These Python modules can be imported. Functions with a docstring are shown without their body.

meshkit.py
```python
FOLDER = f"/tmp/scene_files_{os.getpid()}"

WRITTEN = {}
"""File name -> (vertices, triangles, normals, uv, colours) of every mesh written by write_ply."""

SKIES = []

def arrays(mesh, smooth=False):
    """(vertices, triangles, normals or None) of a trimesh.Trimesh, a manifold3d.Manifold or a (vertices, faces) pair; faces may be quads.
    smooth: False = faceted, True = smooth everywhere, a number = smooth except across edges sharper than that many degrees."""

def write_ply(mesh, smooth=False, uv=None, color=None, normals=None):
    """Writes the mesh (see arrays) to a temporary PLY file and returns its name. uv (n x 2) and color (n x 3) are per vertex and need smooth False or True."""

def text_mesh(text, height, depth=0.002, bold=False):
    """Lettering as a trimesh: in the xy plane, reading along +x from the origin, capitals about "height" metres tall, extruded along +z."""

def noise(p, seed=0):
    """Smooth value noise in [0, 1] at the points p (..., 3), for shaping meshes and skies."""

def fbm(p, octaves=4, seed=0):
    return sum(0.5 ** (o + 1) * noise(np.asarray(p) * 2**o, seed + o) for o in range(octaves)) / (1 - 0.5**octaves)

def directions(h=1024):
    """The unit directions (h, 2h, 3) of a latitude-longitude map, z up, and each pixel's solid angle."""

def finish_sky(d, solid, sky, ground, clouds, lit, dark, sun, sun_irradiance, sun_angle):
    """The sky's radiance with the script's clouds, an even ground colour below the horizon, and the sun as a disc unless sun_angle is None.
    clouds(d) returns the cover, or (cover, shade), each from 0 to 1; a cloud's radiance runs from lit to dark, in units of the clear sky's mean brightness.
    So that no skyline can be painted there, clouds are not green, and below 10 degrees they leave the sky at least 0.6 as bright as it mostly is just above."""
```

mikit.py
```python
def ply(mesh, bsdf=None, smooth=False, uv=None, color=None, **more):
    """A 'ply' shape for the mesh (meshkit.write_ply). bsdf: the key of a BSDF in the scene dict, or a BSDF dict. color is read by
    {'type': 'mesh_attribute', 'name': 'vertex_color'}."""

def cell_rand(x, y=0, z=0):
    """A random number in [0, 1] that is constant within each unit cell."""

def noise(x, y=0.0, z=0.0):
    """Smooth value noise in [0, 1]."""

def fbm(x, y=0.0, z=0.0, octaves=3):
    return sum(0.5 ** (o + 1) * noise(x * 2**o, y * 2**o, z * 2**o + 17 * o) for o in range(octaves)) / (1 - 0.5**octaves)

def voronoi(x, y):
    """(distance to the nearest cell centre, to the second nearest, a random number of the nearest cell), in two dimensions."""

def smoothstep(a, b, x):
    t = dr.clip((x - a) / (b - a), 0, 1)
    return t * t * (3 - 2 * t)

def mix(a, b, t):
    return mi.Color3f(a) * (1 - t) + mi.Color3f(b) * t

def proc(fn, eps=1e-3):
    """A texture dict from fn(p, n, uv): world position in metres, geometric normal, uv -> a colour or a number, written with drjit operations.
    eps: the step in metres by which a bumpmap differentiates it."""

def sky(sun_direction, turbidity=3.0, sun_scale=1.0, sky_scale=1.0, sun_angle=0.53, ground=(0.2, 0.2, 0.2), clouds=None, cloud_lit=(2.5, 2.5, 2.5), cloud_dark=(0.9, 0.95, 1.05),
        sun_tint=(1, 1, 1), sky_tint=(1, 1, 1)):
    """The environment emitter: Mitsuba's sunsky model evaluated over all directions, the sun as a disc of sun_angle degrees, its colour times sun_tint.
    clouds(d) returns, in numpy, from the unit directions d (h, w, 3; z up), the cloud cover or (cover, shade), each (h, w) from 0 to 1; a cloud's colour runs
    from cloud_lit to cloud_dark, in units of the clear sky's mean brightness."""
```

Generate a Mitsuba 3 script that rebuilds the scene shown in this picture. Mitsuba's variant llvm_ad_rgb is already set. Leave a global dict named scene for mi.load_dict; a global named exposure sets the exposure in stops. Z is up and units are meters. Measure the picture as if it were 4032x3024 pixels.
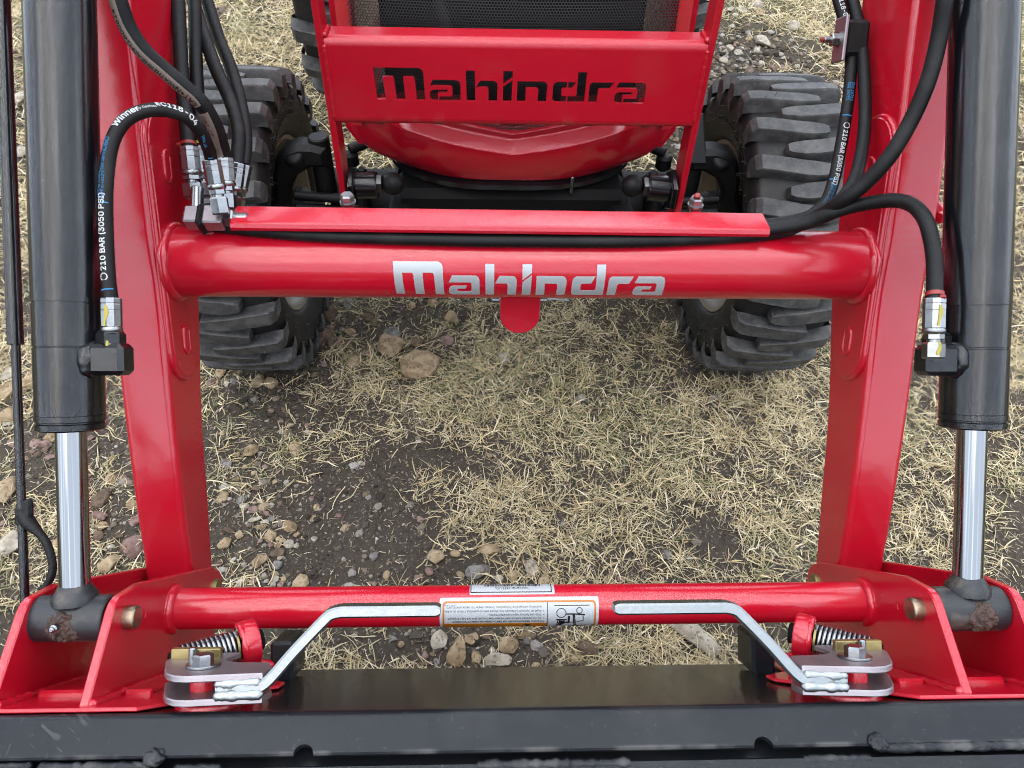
import math, random
import numpy as np, trimesh, mitsuba as mi, drjit as dr, mikit, meshkit
from shapely.geometry import Polygon, box as sbox, Point, LineString
from shapely import affinity, union_all
T = mi.ScalarTransform4f
scene, labels = {}, {}
rng = np.random.default_rng(7)

# ------------------------------------------------------------------ camera, sky, exposure
PITCH, YAW = math.radians(44.0), math.radians(2.0)
CAM = np.array([-0.05, 0.0, 1.32])
F0 = np.array([0, math.cos(PITCH), -math.sin(PITCH)])
UP = np.array([0, math.sin(PITCH), math.cos(PITCH)])
FWD = F0 * math.cos(YAW) + np.array([math.sin(YAW), 0, 0])
scene['camera'] = {'type': 'perspective', 'fov': 69.3, 'fov_axis': 'x', 'near_clip': 0.02, 'far_clip': 1500.0,
                   'to_world': T().look_at(origin=CAM.tolist(), target=(CAM + FWD).tolist(), up=UP.tolist())}
exposure = 3.6
def mikit_step(z):
    t = np.clip((z - 0.25) / 0.70, 0, 1); return t * t * (3 - 2 * t)
def cloud_cover(d):
    n = meshkit.fbm(d * np.array([6.0, 6.0, 2.6]) + 11.3, 4, 3)
    return np.ones(d.shape[:2]), np.clip(0.62 * (1 - mikit_step(d[..., 2])) + 0.75 * mikit_step(n * 2.0 - .22), 0, 1)   # an overcast sky: brightest overhead
scene['sky'] = mikit.sky((-0.25, -0.45, 0.86), turbidity=4, sun_scale=0.07, sun_angle=60, ground=(0.12, 0.11, 0.08),
                         clouds=cloud_cover, cloud_lit=(4.2, 4.4, 4.75), cloud_dark=(1.55, 1.75, 2.05))

# ------------------------------------------------------------------ materials
sm, fb, ns = mikit.smoothstep, mikit.fbm, mikit.noise
def col(r, g, b): return {'type': 'rgb', 'value': [r, g, b]}
def mat(name, d): scene[name] = d if d['type'] == 'twosided' else {'type': 'twosided', 'bsdf': d}
def paint_red(p, n, uv):
    d = sm(0.52, 0.80, fb(p.x * 9, p.y * 9, p.z * 9, octaves=3)) * 0.05
    s = sm(0.82, 0.88, ns(p.x * 340, p.y * 340, p.z * 340)) * sm(0.5, 0.75, ns(p.x * 17, p.y * 17, p.z * 17)) * 0.14
    d = d + sm(0.76, 0.80, ns(p.x * 26 + p.z * 5, p.y * 210, p.z * 210)) * sm(.62, .8, ns(p.x * 11, p.y * 11, p.z * 11 + 3)) * 0.10   # fine scuffs
    return mikit.mix((0.365, 0.0036, 0.0145), (0.25, 0.13, 0.09), d + s)
mat('red_paint', {'type': 'bumpmap', 'scale': 0.00022, 'arbitrary': mikit.proc(lambda p, n, uv: ns(p.x * 70, p.y * 70, p.z * 70), eps=2e-3),
    'bsdf': {'type': 'roughplastic', 'distribution': 'ggx', 'alpha': 0.035, 'int_ior': 1.60, 'diffuse_reflectance': mikit.proc(paint_red)}})
def paint_plate(p, n, uv):
    run = sm(0.60, 0.72, ns(p.x * 95, 3.1, p.z * 7)) * sm(0.79, 0.75, p.z) * sm(0.35, 0.6, ns(p.x * 30, 1.2, p.z * 20))
    d = sm(0.5, 0.8, fb(p.x * 14, p.y * 9, p.z * 14, octaves=3)) * 0.05
    s = sm(0.80, 0.87, ns(p.x * 300, p.y * 300, p.z * 300)) * sm(.5, .75, ns(p.x * 20, 2.0, p.z * 20)) * 0.12
    return mikit.mix((0.365, 0.0036, 0.0145), (0.27, 0.15, 0.11), d + s + run * 0.16)
mat('red_guard_paint', {'type': 'roughplastic', 'distribution': 'ggx', 'alpha': 0.07, 'int_ior': 1.5, 'diffuse_reflectance': mikit.proc(paint_plate)})
def black_scuffed(p, n, uv):
    s = sm(0.74, 0.86, ns(p.x * 330 + p.y * 480, p.y * 60 - p.x * 30, p.z * 9)) * sm(-0.26, -0.36, p.x) * sm(.35, .6, ns(p.x * 24, p.y * 24, 1.0)) * 0.09
    d = sm(0.5, 0.8, fb(p.x * 16, p.y * 16, p.z * 16, octaves=3)) * 0.035
    w = sm(0.90, 0.94, ns(p.x * 240, p.y * 240, p.z * 240)) * 0.05
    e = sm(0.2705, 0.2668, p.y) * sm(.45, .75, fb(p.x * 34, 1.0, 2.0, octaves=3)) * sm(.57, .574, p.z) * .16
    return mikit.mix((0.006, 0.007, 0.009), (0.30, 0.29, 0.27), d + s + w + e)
mat('black_bucket_paint', {'type': 'roughplastic', 'distribution': 'ggx', 'alpha': 0.08, 'int_ior': 1.335, 'diffuse_reflectance': mikit.proc(black_scuffed)})
mat('black_panel_paint', {'type': 'bumpmap', 'scale': 0.0025, 'arbitrary': mikit.proc(lambda p, n, uv: ns(p.x * 26, p.y * 3, 1.0) * .6 + ns(p.x * 90, p.y * 5, 4.0) * .12, eps=2e-3), 'bsdf': {'type': 'roughplastic', 'distribution': 'ggx', 'alpha': 0.035, 'int_ior': 1.46, 'diffuse_reflectance': col(0.004, 0.0036, 0.0032)}})
def black_cyl(p, n, uv):
    w = sm(0.92, 0.95, ns(p.x * 260, p.y * 260, p.z * 260)) * 0.04 + sm(0.55, 0.85, fb(p.x * 20, p.y * 20, p.z * 20, octaves=2)) * 0.02
    return mikit.mix((0.003, 0.0034, 0.0045), (0.3, 0.29, 0.27), w)
mat('black_gloss_paint', {'type': 'roughplastic', 'distribution': 'ggx', 'alpha': 0.03, 'int_ior': 1.50, 'diffuse_reflectance': mikit.proc(black_cyl)})
mat('black_cast_iron', {'type': 'bumpmap', 'scale': 0.0006, 'arbitrary': mikit.proc(lambda p, n, uv: fb(p.x * 260, p.y * 260, p.z * 260, octaves=2), eps=5e-4),
                        'bsdf': {'type': 'roughplastic', 'distribution': 'ggx', 'alpha': 0.30, 'int_ior': 1.36, 'diffuse_reflectance': col(0.0025, 0.0025, 0.003)}})
mat('grimy_black', {'type': 'principled', 'base_color': col(0.004, 0.004, 0.004), 'roughness': 0.6, 'specular': 0.12})
mat('dark_void', {'type': 'diffuse', 'reflectance': col(0.008, 0.008, 0.009)})
def hose_rub(p, n, uv):
    d = sm(0.45, 0.8, fb(p.x * 40, p.y * 40, p.z * 40, octaves=3))
    return mikit.mix((0.003, 0.003, 0.0034), (0.010, 0.0097, 0.0093), d)
mat('hose_rubber', {'type': 'roughplastic', 'distribution': 'ggx', 'alpha': 0.30, 'int_ior': 1.32, 'diffuse_reflectance': mikit.proc(hose_rub)})
def tyre_rub(p, n, uv):
    d = sm(0.35, 0.85, fb(p.x * 28, p.y * 28, p.z * 28, octaves=3))
    f = ns(p.x * 240, p.y * 240, p.z * 240)
    return mikit.mix((0.0035, 0.0035, 0.0036), (0.014, 0.013, 0.012), d * 0.5 + f * 0.15)
mat('tyre_rubber', {'type': 'principled', 'base_color': mikit.proc(tyre_rub), 'roughness': 0.55, 'specular': 0.45})
def lug_rub(p, n, uv):
    d = sm(0.3, 0.8, fb(p.x * 45, p.y * 45, p.z * 45, octaves=3))
    f = sm(0.6, 0.9, ns(p.x * 300, p.y * 300, p.z * 300))
    return mikit.mix((0.028, 0.028, 0.0285), (0.088, 0.085, 0.080), d * 0.6 + f * 0.35)
mat('lug_rubber', {'type': 'principled', 'base_color': mikit.proc(lug_rub), 'roughness': 0.6, 'specular': 0.4})
def zinc(p, n, uv):
    return mikit.mix((0.20, 0.21, 0.225), (0.34, 0.345, 0.34), fb(p.x * 120, p.y * 120, p.z * 120, octaves=3))
mat('zinc', {'type': 'principled', 'base_color': mikit.proc(zinc), 'metallic': 1.0, 'roughness': 0.26})
mat('zinc_bar', {'type': 'bumpmap', 'scale': 0.0003, 'arbitrary': mikit.proc(lambda p, n, uv: fb(p.x * 170, p.y * 170, p.z * 170, octaves=2), eps=6e-4),
                 'bsdf': {'type': 'principled', 'base_color': col(0.29, 0.305, 0.305), 'metallic': 1.0, 'roughness': 0.33}})
def zplate(p, n, uv):
    return mikit.mix((0.27, 0.235, 0.25), (0.37, 0.335, 0.345), fb(p.x * 60, p.y * 60, p.z * 60, octaves=3))
mat('zinc_plate', {'type': 'principled', 'base_color': mikit.proc(zplate), 'metallic': 1.0, 'roughness': 0.46})
mat('chrome', {'type': 'principled', 'base_color': col(0.27, 0.28, 0.29), 'metallic': 1.0, 'roughness': 0.09})
def brass(p, n, uv):
    return mikit.mix((0.20, 0.15, 0.055), (0.30, 0.25, 0.115), fb(p.x * 90, p.y * 40, p.z * 90, octaves=3))
mat('yellow_zinc', {'type': 'principled', 'base_color': mikit.proc(brass), 'metallic': 0.85, 'roughness': 0.4})
mat('bronze_pin', {'type': 'principled', 'base_color': col(0.26, 0.20, 0.14), 'metallic': 0.95, 'roughness': 0.33})
def rawsteel(p, n, uv):
    d = fb(p.x * 55, p.y * 55, p.z * 55, octaves=3)
    return mikit.mix((0.014, 0.015, 0.017), (0.065, 0.055, 0.045), sm(0.5, 0.85, d))
mat('raw_steel', {'type': 'principled', 'base_color': mikit.proc(rawsteel), 'metallic': 0.25, 'roughness': 0.42})
def rust(p, n, uv):
    return mikit.mix((0.008, 0.006, 0.0055), (0.060, 0.030, 0.019), fb(p.x * 160, p.y * 160, p.z * 160, octaves=3))
mat('rust', {'type': 'principled', 'base_color': mikit.proc(rust), 'roughness': 0.65, 'specular': 0.4})
mat('silver_decal', {'type': 'principled', 'base_color': col(0.33, 0.34, 0.35), 'metallic': 0.35, 'roughness': 0.36})
mat('white_decal', {'type': 'roughplastic', 'alpha': 0.2, 'diffuse_reflectance': col(0.36, 0.38, 0.40)})
mat('orange_ink', {'type': 'roughplastic', 'alpha': 0.2, 'diffuse_reflectance': col(0.33, 0.11, 0.008)})
mat('black_ink', {'type': 'roughplastic', 'alpha': 0.25, 'diffuse_reflectance': col(0.010, 0.010, 0.012)})
mat('white_ink', {'type': 'diffuse', 'reflectance': col(0.42, 0.42, 0.42)})
mat('blue_ink', {'type': 'diffuse', 'reflectance': col(0.035, 0.17, 0.34)})
mat('tan_layline', {'type': 'roughplastic', 'alpha': 0.3, 'diffuse_reflectance': mikit.proc(lambda p, n, uv: mikit.mix((0.13, 0.095, 0.075), (0.20, 0.16, 0.135), fb(p.x * 70, p.y * 70, p.z * 70)))})
mat('yellow_marker', {'type': 'roughplastic', 'alpha': 0.3, 'diffuse_reflectance': col(0.30, 0.25, 0.02)})
mat('red_plastic', {'type': 'roughplastic', 'alpha': 0.2, 'diffuse_reflectance': col(0.20, 0.012, 0.010)})
mat('green_plastic', {'type': 'roughplastic', 'alpha': 0.2, 'diffuse_reflectance': col(0.012, 0.075, 0.035)})
mat('rim_paint', {'type': 'principled', 'base_color': col(0.16, 0.14, 0.105), 'roughness': 0.35})
mat('mesh_wire', {'type': 'principled', 'base_color': col(0.016, 0.0155, 0.015), 'roughness': 0.45})
mat('engine_grey', {'type': 'principled', 'base_color': col(0.022, 0.021, 0.019), 'roughness': 0.5})
mat('engine_yellow', {'type': 'diffuse', 'reflectance': col(0.16, 0.12, 0.02)})
mat('vertex_matte', {'type': 'twosided', 'bsdf': {'type': 'diffuse', 'reflectance': {'type': 'mesh_attribute', 'name': 'vertex_color'}}})
def soil(p, n, uv):
    a = fb(p.x * 7, p.y * 7, 0.3, octaves=3)
    f = fb(p.x * 130, p.y * 130, 2.0, octaves=3)
    c = mikit.mix((0.031, 0.0260, 0.0210), (0.071, 0.0595, 0.0480), a * 0.5 + f * 0.6)
    d1, d2, r = mikit.voronoi(p.x * 95, p.y * 95)
    c = mikit.mix(c, (0.13, 0.115, 0.095), sm(0.28, 0.16, d1) * sm(0.80, 0.86, r))
    d1, d2, r = mikit.voronoi(p.x * 230 + 5, p.y * 230)
    c = mikit.mix(c, (0.085, 0.075, 0.062), sm(0.35, 0.2, d1) * sm(0.78, 0.86, r))
    dist = dr.sqrt(p.x * p.x + p.y * p.y)
    g = mikit.mix((0.20, 0.175, 0.10), (0.13, 0.12, 0.065), fb(p.x * 1.3, p.y * 1.3, 4.0, octaves=3))
    return mikit.mix(c, g, sm(4.2, 6.5, dist + .35 * dr.abs(p.x)) * 0.85)
mat('soil', {'type': 'bumpmap', 'scale': 0.009, 'arbitrary': mikit.proc(lambda p, n, uv: fb(p.x * 85, p.y * 85, p.z * 40, octaves=3), eps=1e-3),
             'bsdf': {'type': 'diffuse', 'reflectance': mikit.proc(soil)}})
STONE_RGB = [((0.23, 0.20, 0.155), (0.36, 0.325, 0.265)), ((0.175, 0.125, 0.075), (0.31, 0.24, 0.155)), ((0.13, 0.082, 0.07), (0.22, 0.155, 0.135)),
             ((0.105, 0.098, 0.090), (0.19, 0.18, 0.165)), ((0.075, 0.055, 0.040), (0.15, 0.11, 0.08))]
for i, (a, b) in enumerate(STONE_RGB):
    def fn(p, n, uv, a=a, b=b, i=i):
        d = fb(p.x * 60 + 3 * i, p.y * 60, p.z * 60, octaves=3)
        q = sm(0.68, 0.76, ns(p.x * 210, p.y * 210, p.z * 210)) * 0.5
        return mikit.mix(mikit.mix(a, b, sm(0.25, 0.75, d)), (0.05, 0.035, 0.022), q)
    mat(f'stone_mat_{i}', {'type': 'diffuse', 'reflectance': mikit.proc(fn)})

# ------------------------------------------------------------------ helpers
V = lambda *a: np.array(a, float)
unit = lambda v: np.asarray(v, float) / np.linalg.norm(v)
cat = trimesh.util.concatenate
used = {}
def key_of(k):
    n = used.get(k, -1) + 1
    used[k] = n
    return k if n == 0 else f'{k}_{n:03d}'
def add(k, mesh, bsdf, smooth=35, parent=None, **kw):
    k = key_of((parent + '__' if parent else '') + k)
    scene[k] = mikit.ply(mesh, bsdf, smooth=smooth, **kw)
    return k
def name(k, label, category=None, group=None, kind=None):
    d = {}
    if label: d['label'] = label
    if category: d['category'] = category
    if group: d['group'] = group
    if kind: d['kind'] = kind
    labels[k] = d
def thing(k, label, category, group=None):
    k = key_of(k); name(k, label, category, group); return k
def basis(d, ref=None):
    d = unit(d)
    r = np.asarray(ref if ref is not None else ((0, 0, 1.0) if abs(d[2]) < 0.9 else (1.0, 0, 0)), float)
    x = unit(r - d * (r @ d)); return x, np.cross(d, x), d
def place(mesh, o, ax, ay, az):
    m = mesh.copy(); m.vertices = np.asarray(o) + m.vertices @ np.array([ax, ay, az]); 
    if np.linalg.det(np.array([ax, ay, az])) < 0: m.invert()
    return m
def rbox(size, b=0.003, center=(0, 0, 0), axes=None):
    h = np.array(size, float) / 2; b = min(b, h.min() * 0.9)
    pts = [s * (h - b * (np.arange(3) != k)) for s in np.array(np.meshgrid([-1, 1], [-1, 1], [-1, 1])).T.reshape(-1, 3) for k in range(3)]
    m = trimesh.convex.convex_hull(np.array(pts))
    ax = axes if axes is not None else np.eye(3)
    return place(m, center, *ax)
def sweep_rings(rings, cap=True, closed=False):
    """rings: (m, n, 3) points; joined ring to ring."""
    R = np.asarray(rings); m, n, _ = R.shape
    v = R.reshape(-1, 3); f = []
    for i in range(m if closed else m - 1):
        a, b = i * n, ((i + 1) % m) * n
        j = np.arange(n); k = (j + 1) % n
        f += [np.stack([a + j, a + k, b + k], 1), np.stack([a + j, b + k, b + j], 1)]
    f = np.vstack(f)
    if cap and not closed:
        v = np.vstack([v, R[0].mean(0), R[-1].mean(0)]); j = np.arange(n); k = (j + 1) % n
        f = np.vstack([f, np.stack([k, j, j * 0 + m * n], 1), np.stack([(m - 1) * n + j, (m - 1) * n + k, j * 0 + m * n + 1], 1)])
    t = trimesh.Trimesh(v, f, process=False)
    if (cap or closed) and t.volume < 0: t.invert()
    return t
def lathe(p0, d, prof, n=40, ref=None, flat=0):
    """prof: (axial, radius) list from p0 along d."""
    x, y, d = basis(d, ref)
    a = np.arange(n) * 2 * np.pi / n
    return sweep_rings([np.asarray(p0) + d * z + r * (np.cos(a)[:, None] * x + np.sin(a)[:, None] * y) for z, r in prof])
def rod(p0, p1, r, n=32, ch=0.0015, r2=None):
    p0, p1 = np.asarray(p0, float), np.asarray(p1, float); L = np.linalg.norm(p1 - p0); r2 = r if r2 is None else r2
    ch = min(ch, r * 0.5, L * 0.3)
    return lathe(p0, p1 - p0, [(0, r - ch), (ch, r), (L - ch, r2), (L, r2 - ch)], n)
def curve(pts, step=0.008):
    """Catmull-Rom through pts, evenly resampled."""
    P = np.asarray(pts, float); P = np.vstack([2 * P[0] - P[1], P, 2 * P[-1] - P[-2]]); out = []
    for i in range(1, len(P) - 2):
        t = np.linspace(0, 1, 24, endpoint=False)[:, None]
        a, b, c, d = P[i - 1:i + 3]
        out.append(0.5 * (2 * b + (c - a) * t + (2 * a - 5 * b + 4 * c - d) * t ** 2 + (3 * b - a - 3 * c + d) * t ** 3))
    Q = np.vstack(out + [P[-2:-1]])
    s = np.r_[0, np.cumsum(np.linalg.norm(np.diff(Q, axis=0), axis=1))]
    n = max(int(s[-1] / step), 4); u = np.linspace(0, s[-1], n + 1)
    return np.stack([np.interp(u, s, Q[:, k]) for k in range(3)], 1)
def pipe(path, r, n=18, cap=True, rr=None):
    Q = np.asarray(path, float); t = np.gradient(Q, axis=0); t /= np.linalg.norm(t, axis=1, keepdims=True)
    x = basis(t[0])[0]; rings = []; a = np.arange(n) * 2 * np.pi / n
    for i in range(len(Q)):
        x = unit(x - t[i] * (x @ t[i])); y = np.cross(t[i], x)
        q = r if rr is None else rr[i]
        rings.append(Q[i] + q * (np.cos(a)[:, None] * x + np.sin(a)[:, None] * y))
    return sweep_rings(rings, cap)
def inset(P, b):
    P = np.asarray(P, float); n = len(P); out = []
    area = 0.5 * np.sum(P[:, 0] * np.roll(P[:, 1], -1) - np.roll(P[:, 0], -1) * P[:, 1]); sg = 1 if area > 0 else -1
    for i in range(n):
        e0, e1 = unit(P[i] - P[i - 1]), unit(P[(i + 1) % n] - P[i])
        n0, n1 = sg * V(-e0[1], e0[0]), sg * V(-e1[1], e1[0])
        k = max(1 + n0 @ n1, 0.35)
        out.append(P[i] + b * (n0 + n1) / k)
    return np.array(out)
def prism(P, t, b=0.0015):
    """Chamfered plate: polygon P in xy, thickness t along +z."""
    P = np.asarray(P, float)
    if np.sum(P[:, 0] * np.roll(P[:, 1], -1) - np.roll(P[:, 0], -1) * P[:, 1]) < 0: P = P[::-1]
    I = inset(P, b); n = len(P)
    lay = [np.c_[q, np.full(n, z)] for q, z in ((I, 0), (P, b), (P, t - b), (I, t))]
    side = sweep_rings(lay, cap=False)
    v2, f2 = trimesh.creation.triangulate_polygon(Polygon(I), engine='earcut')
    v2 = np.asarray(v2); f2 = np.asarray(f2)
    c = np.cross(v2[f2[:, 1]] - v2[f2[:, 0]], v2[f2[:, 2]] - v2[f2[:, 0]])
    f2 = np.where((c < 0)[:, None], f2[:, ::-1], f2)
    top = trimesh.Trimesh(np.c_[v2, np.full(len(v2), t)], f2, process=False); bot = trimesh.Trimesh(np.c_[v2, np.zeros(len(v2))], f2[:, ::-1], process=False)
    m = trimesh.Trimesh(side.vertices, side.faces, process=False)
    # outward check
    return cat([m, top, bot])
def arc(cx, cy, r, a0, a1, n=8):
    a = np.radians(np.linspace(a0, a1, n)); return [(cx + r * math.cos(q), cy + r * math.sin(q)) for q in a]
def hexbolt(o, d, af, h, bsdf, parent, key, washer=None, wb='zinc', ch=0.18):
    r = af / math.sqrt(3)
    k = add(key, lathe(o, d, [(0, r), (h * (1 - ch), r), (h, r * 0.88)], 6), bsdf, False, parent)
    return k
def extrude(shape, depth):
    return cat([trimesh.creation.extrude_polygon(g, depth, engine='earcut') for g in getattr(shape, 'geoms', [shape]) if g.area > 1e-12])
def fine(mesh, e):
    v, f = trimesh.remesh.subdivide_to_size(mesh.vertices, mesh.faces, e, max_iter=12)
    return trimesh.Trimesh(v, f, process=False)
def wrap_axis(mesh, c, axis, e1, e2, r):
    """flat mesh (x along axis, y round the tube, z outwards) laid on a straight tube."""
    x, y, z = mesh.vertices.T; a = y / r
    m = mesh.copy(); m.vertices = np.asarray(c) + np.outer(x, axis) + (r + z)[:, None] * (np.cos(a)[:, None] * e1 + np.sin(a)[:, None] * e2)
    return m
class Track:
    """a hose's centre line with a front direction, to lay print on."""
    def __init__(s, path, front=(0, -0.72, 0.69)):
        s.Q = np.asarray(path, float); t = np.gradient(s.Q, axis=0); s.t = t / np.linalg.norm(t, axis=1, keepdims=True)
        s.s = np.r_[0, np.cumsum(np.linalg.norm(np.diff(s.Q, axis=0), axis=1))]
        f = np.asarray(front, float); n = f - s.t * (s.t @ f)[:, None]; s.n = n / np.linalg.norm(n, axis=1, keepdims=True)
        s.b = np.cross(s.n, s.t)
    def lay(s, mesh, s0, r, ang=0.0, rev=False):
        x, y, z = mesh.vertices.T; u = s0 - x if rev else s0 + x; y = -y if rev else y
        at = lambda A: np.stack([np.interp(u, s.s, A[:, k]) for k in range(3)], 1)
        a = y / r + ang; m = mesh.copy()
        m.vertices = at(s.Q) + (r + z)[:, None] * (np.cos(a)[:, None] * at(s.n) + np.sin(a)[:, None] * at(s.b))
        return m
def text(s, h, depth=0.0003, bold=False, center=True, e=None):
    m = meshkit.text_mesh(s, h, depth, bold)
    if center: m.apply_translation([0, -h / 2, 0])
    return fine(m, e) if e else m
def lumpy(mesh, amp, freq, seed=0):
    m = mesh.copy(); n = m.vertex_normals; q = meshkit.fbm(m.vertices * freq + seed * 3.7, 3, seed) - 0.5
    m.vertices = m.vertices + n * (q * 2 * amp)[:, None]; return m
def weld_ring(c, axis, R, r, amp=0.4, seed=0, n=96):
    x, y, d = basis(axis); a = np.arange(n) * 2 * np.pi / n; b = np.arange(10) * 2 * np.pi / 10
    rings = []
    for q in a:
        o = np.cos(q) * x + np.sin(q) * y
        k = 1 + amp * (meshkit.noise(V(math.cos(q) * 2.6 + 5, math.sin(q) * 2.6 + seed, 3)) - 0.5) * 2 * 0.6
        rings.append(np.asarray(c) + o * R + r * k * (np.cos(b)[:, None] * o + np.sin(b)[:, None] * d))
    return sweep_rings(rings, closed=True)
def weld_line(p0, p1, r, amp=0.4, seed=0, flat=None):
    L = np.linalg.norm(np.subtract(p1, p0)); n = max(int(L / (r * 0.5)), 6); t = np.linspace(0, 1, n)[:, None]
    Q = np.asarray(p0) * (1 - t) + np.asarray(p1) * t
    rr = r * (1 + amp * 2 * (meshkit.fbm(np.c_[np.linspace(0, L / r * 0.9, n), np.full(n, seed * 1.7), np.zeros(n)], 2, seed) - 0.5)); rr[0] = rr[-1] = r * 0.4
    return lumpy(pipe(Q, r, 12, True, rr), r * 0.18, 1.2 / r, seed)
def mx(m):
    q = m.copy(); q.vertices = q.vertices * V(-1, 1, 1); q.invert(); return q

# ------------------------------------------------------------------ tractor
tractor = thing('tractor', 'red compact tractor with black lugged tyres standing behind the front loader', 'tractor')
def tp(k, mesh, bsdf, smooth=35, parent=None): return add(k, mesh, bsdf, smooth, parent or tractor)

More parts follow.
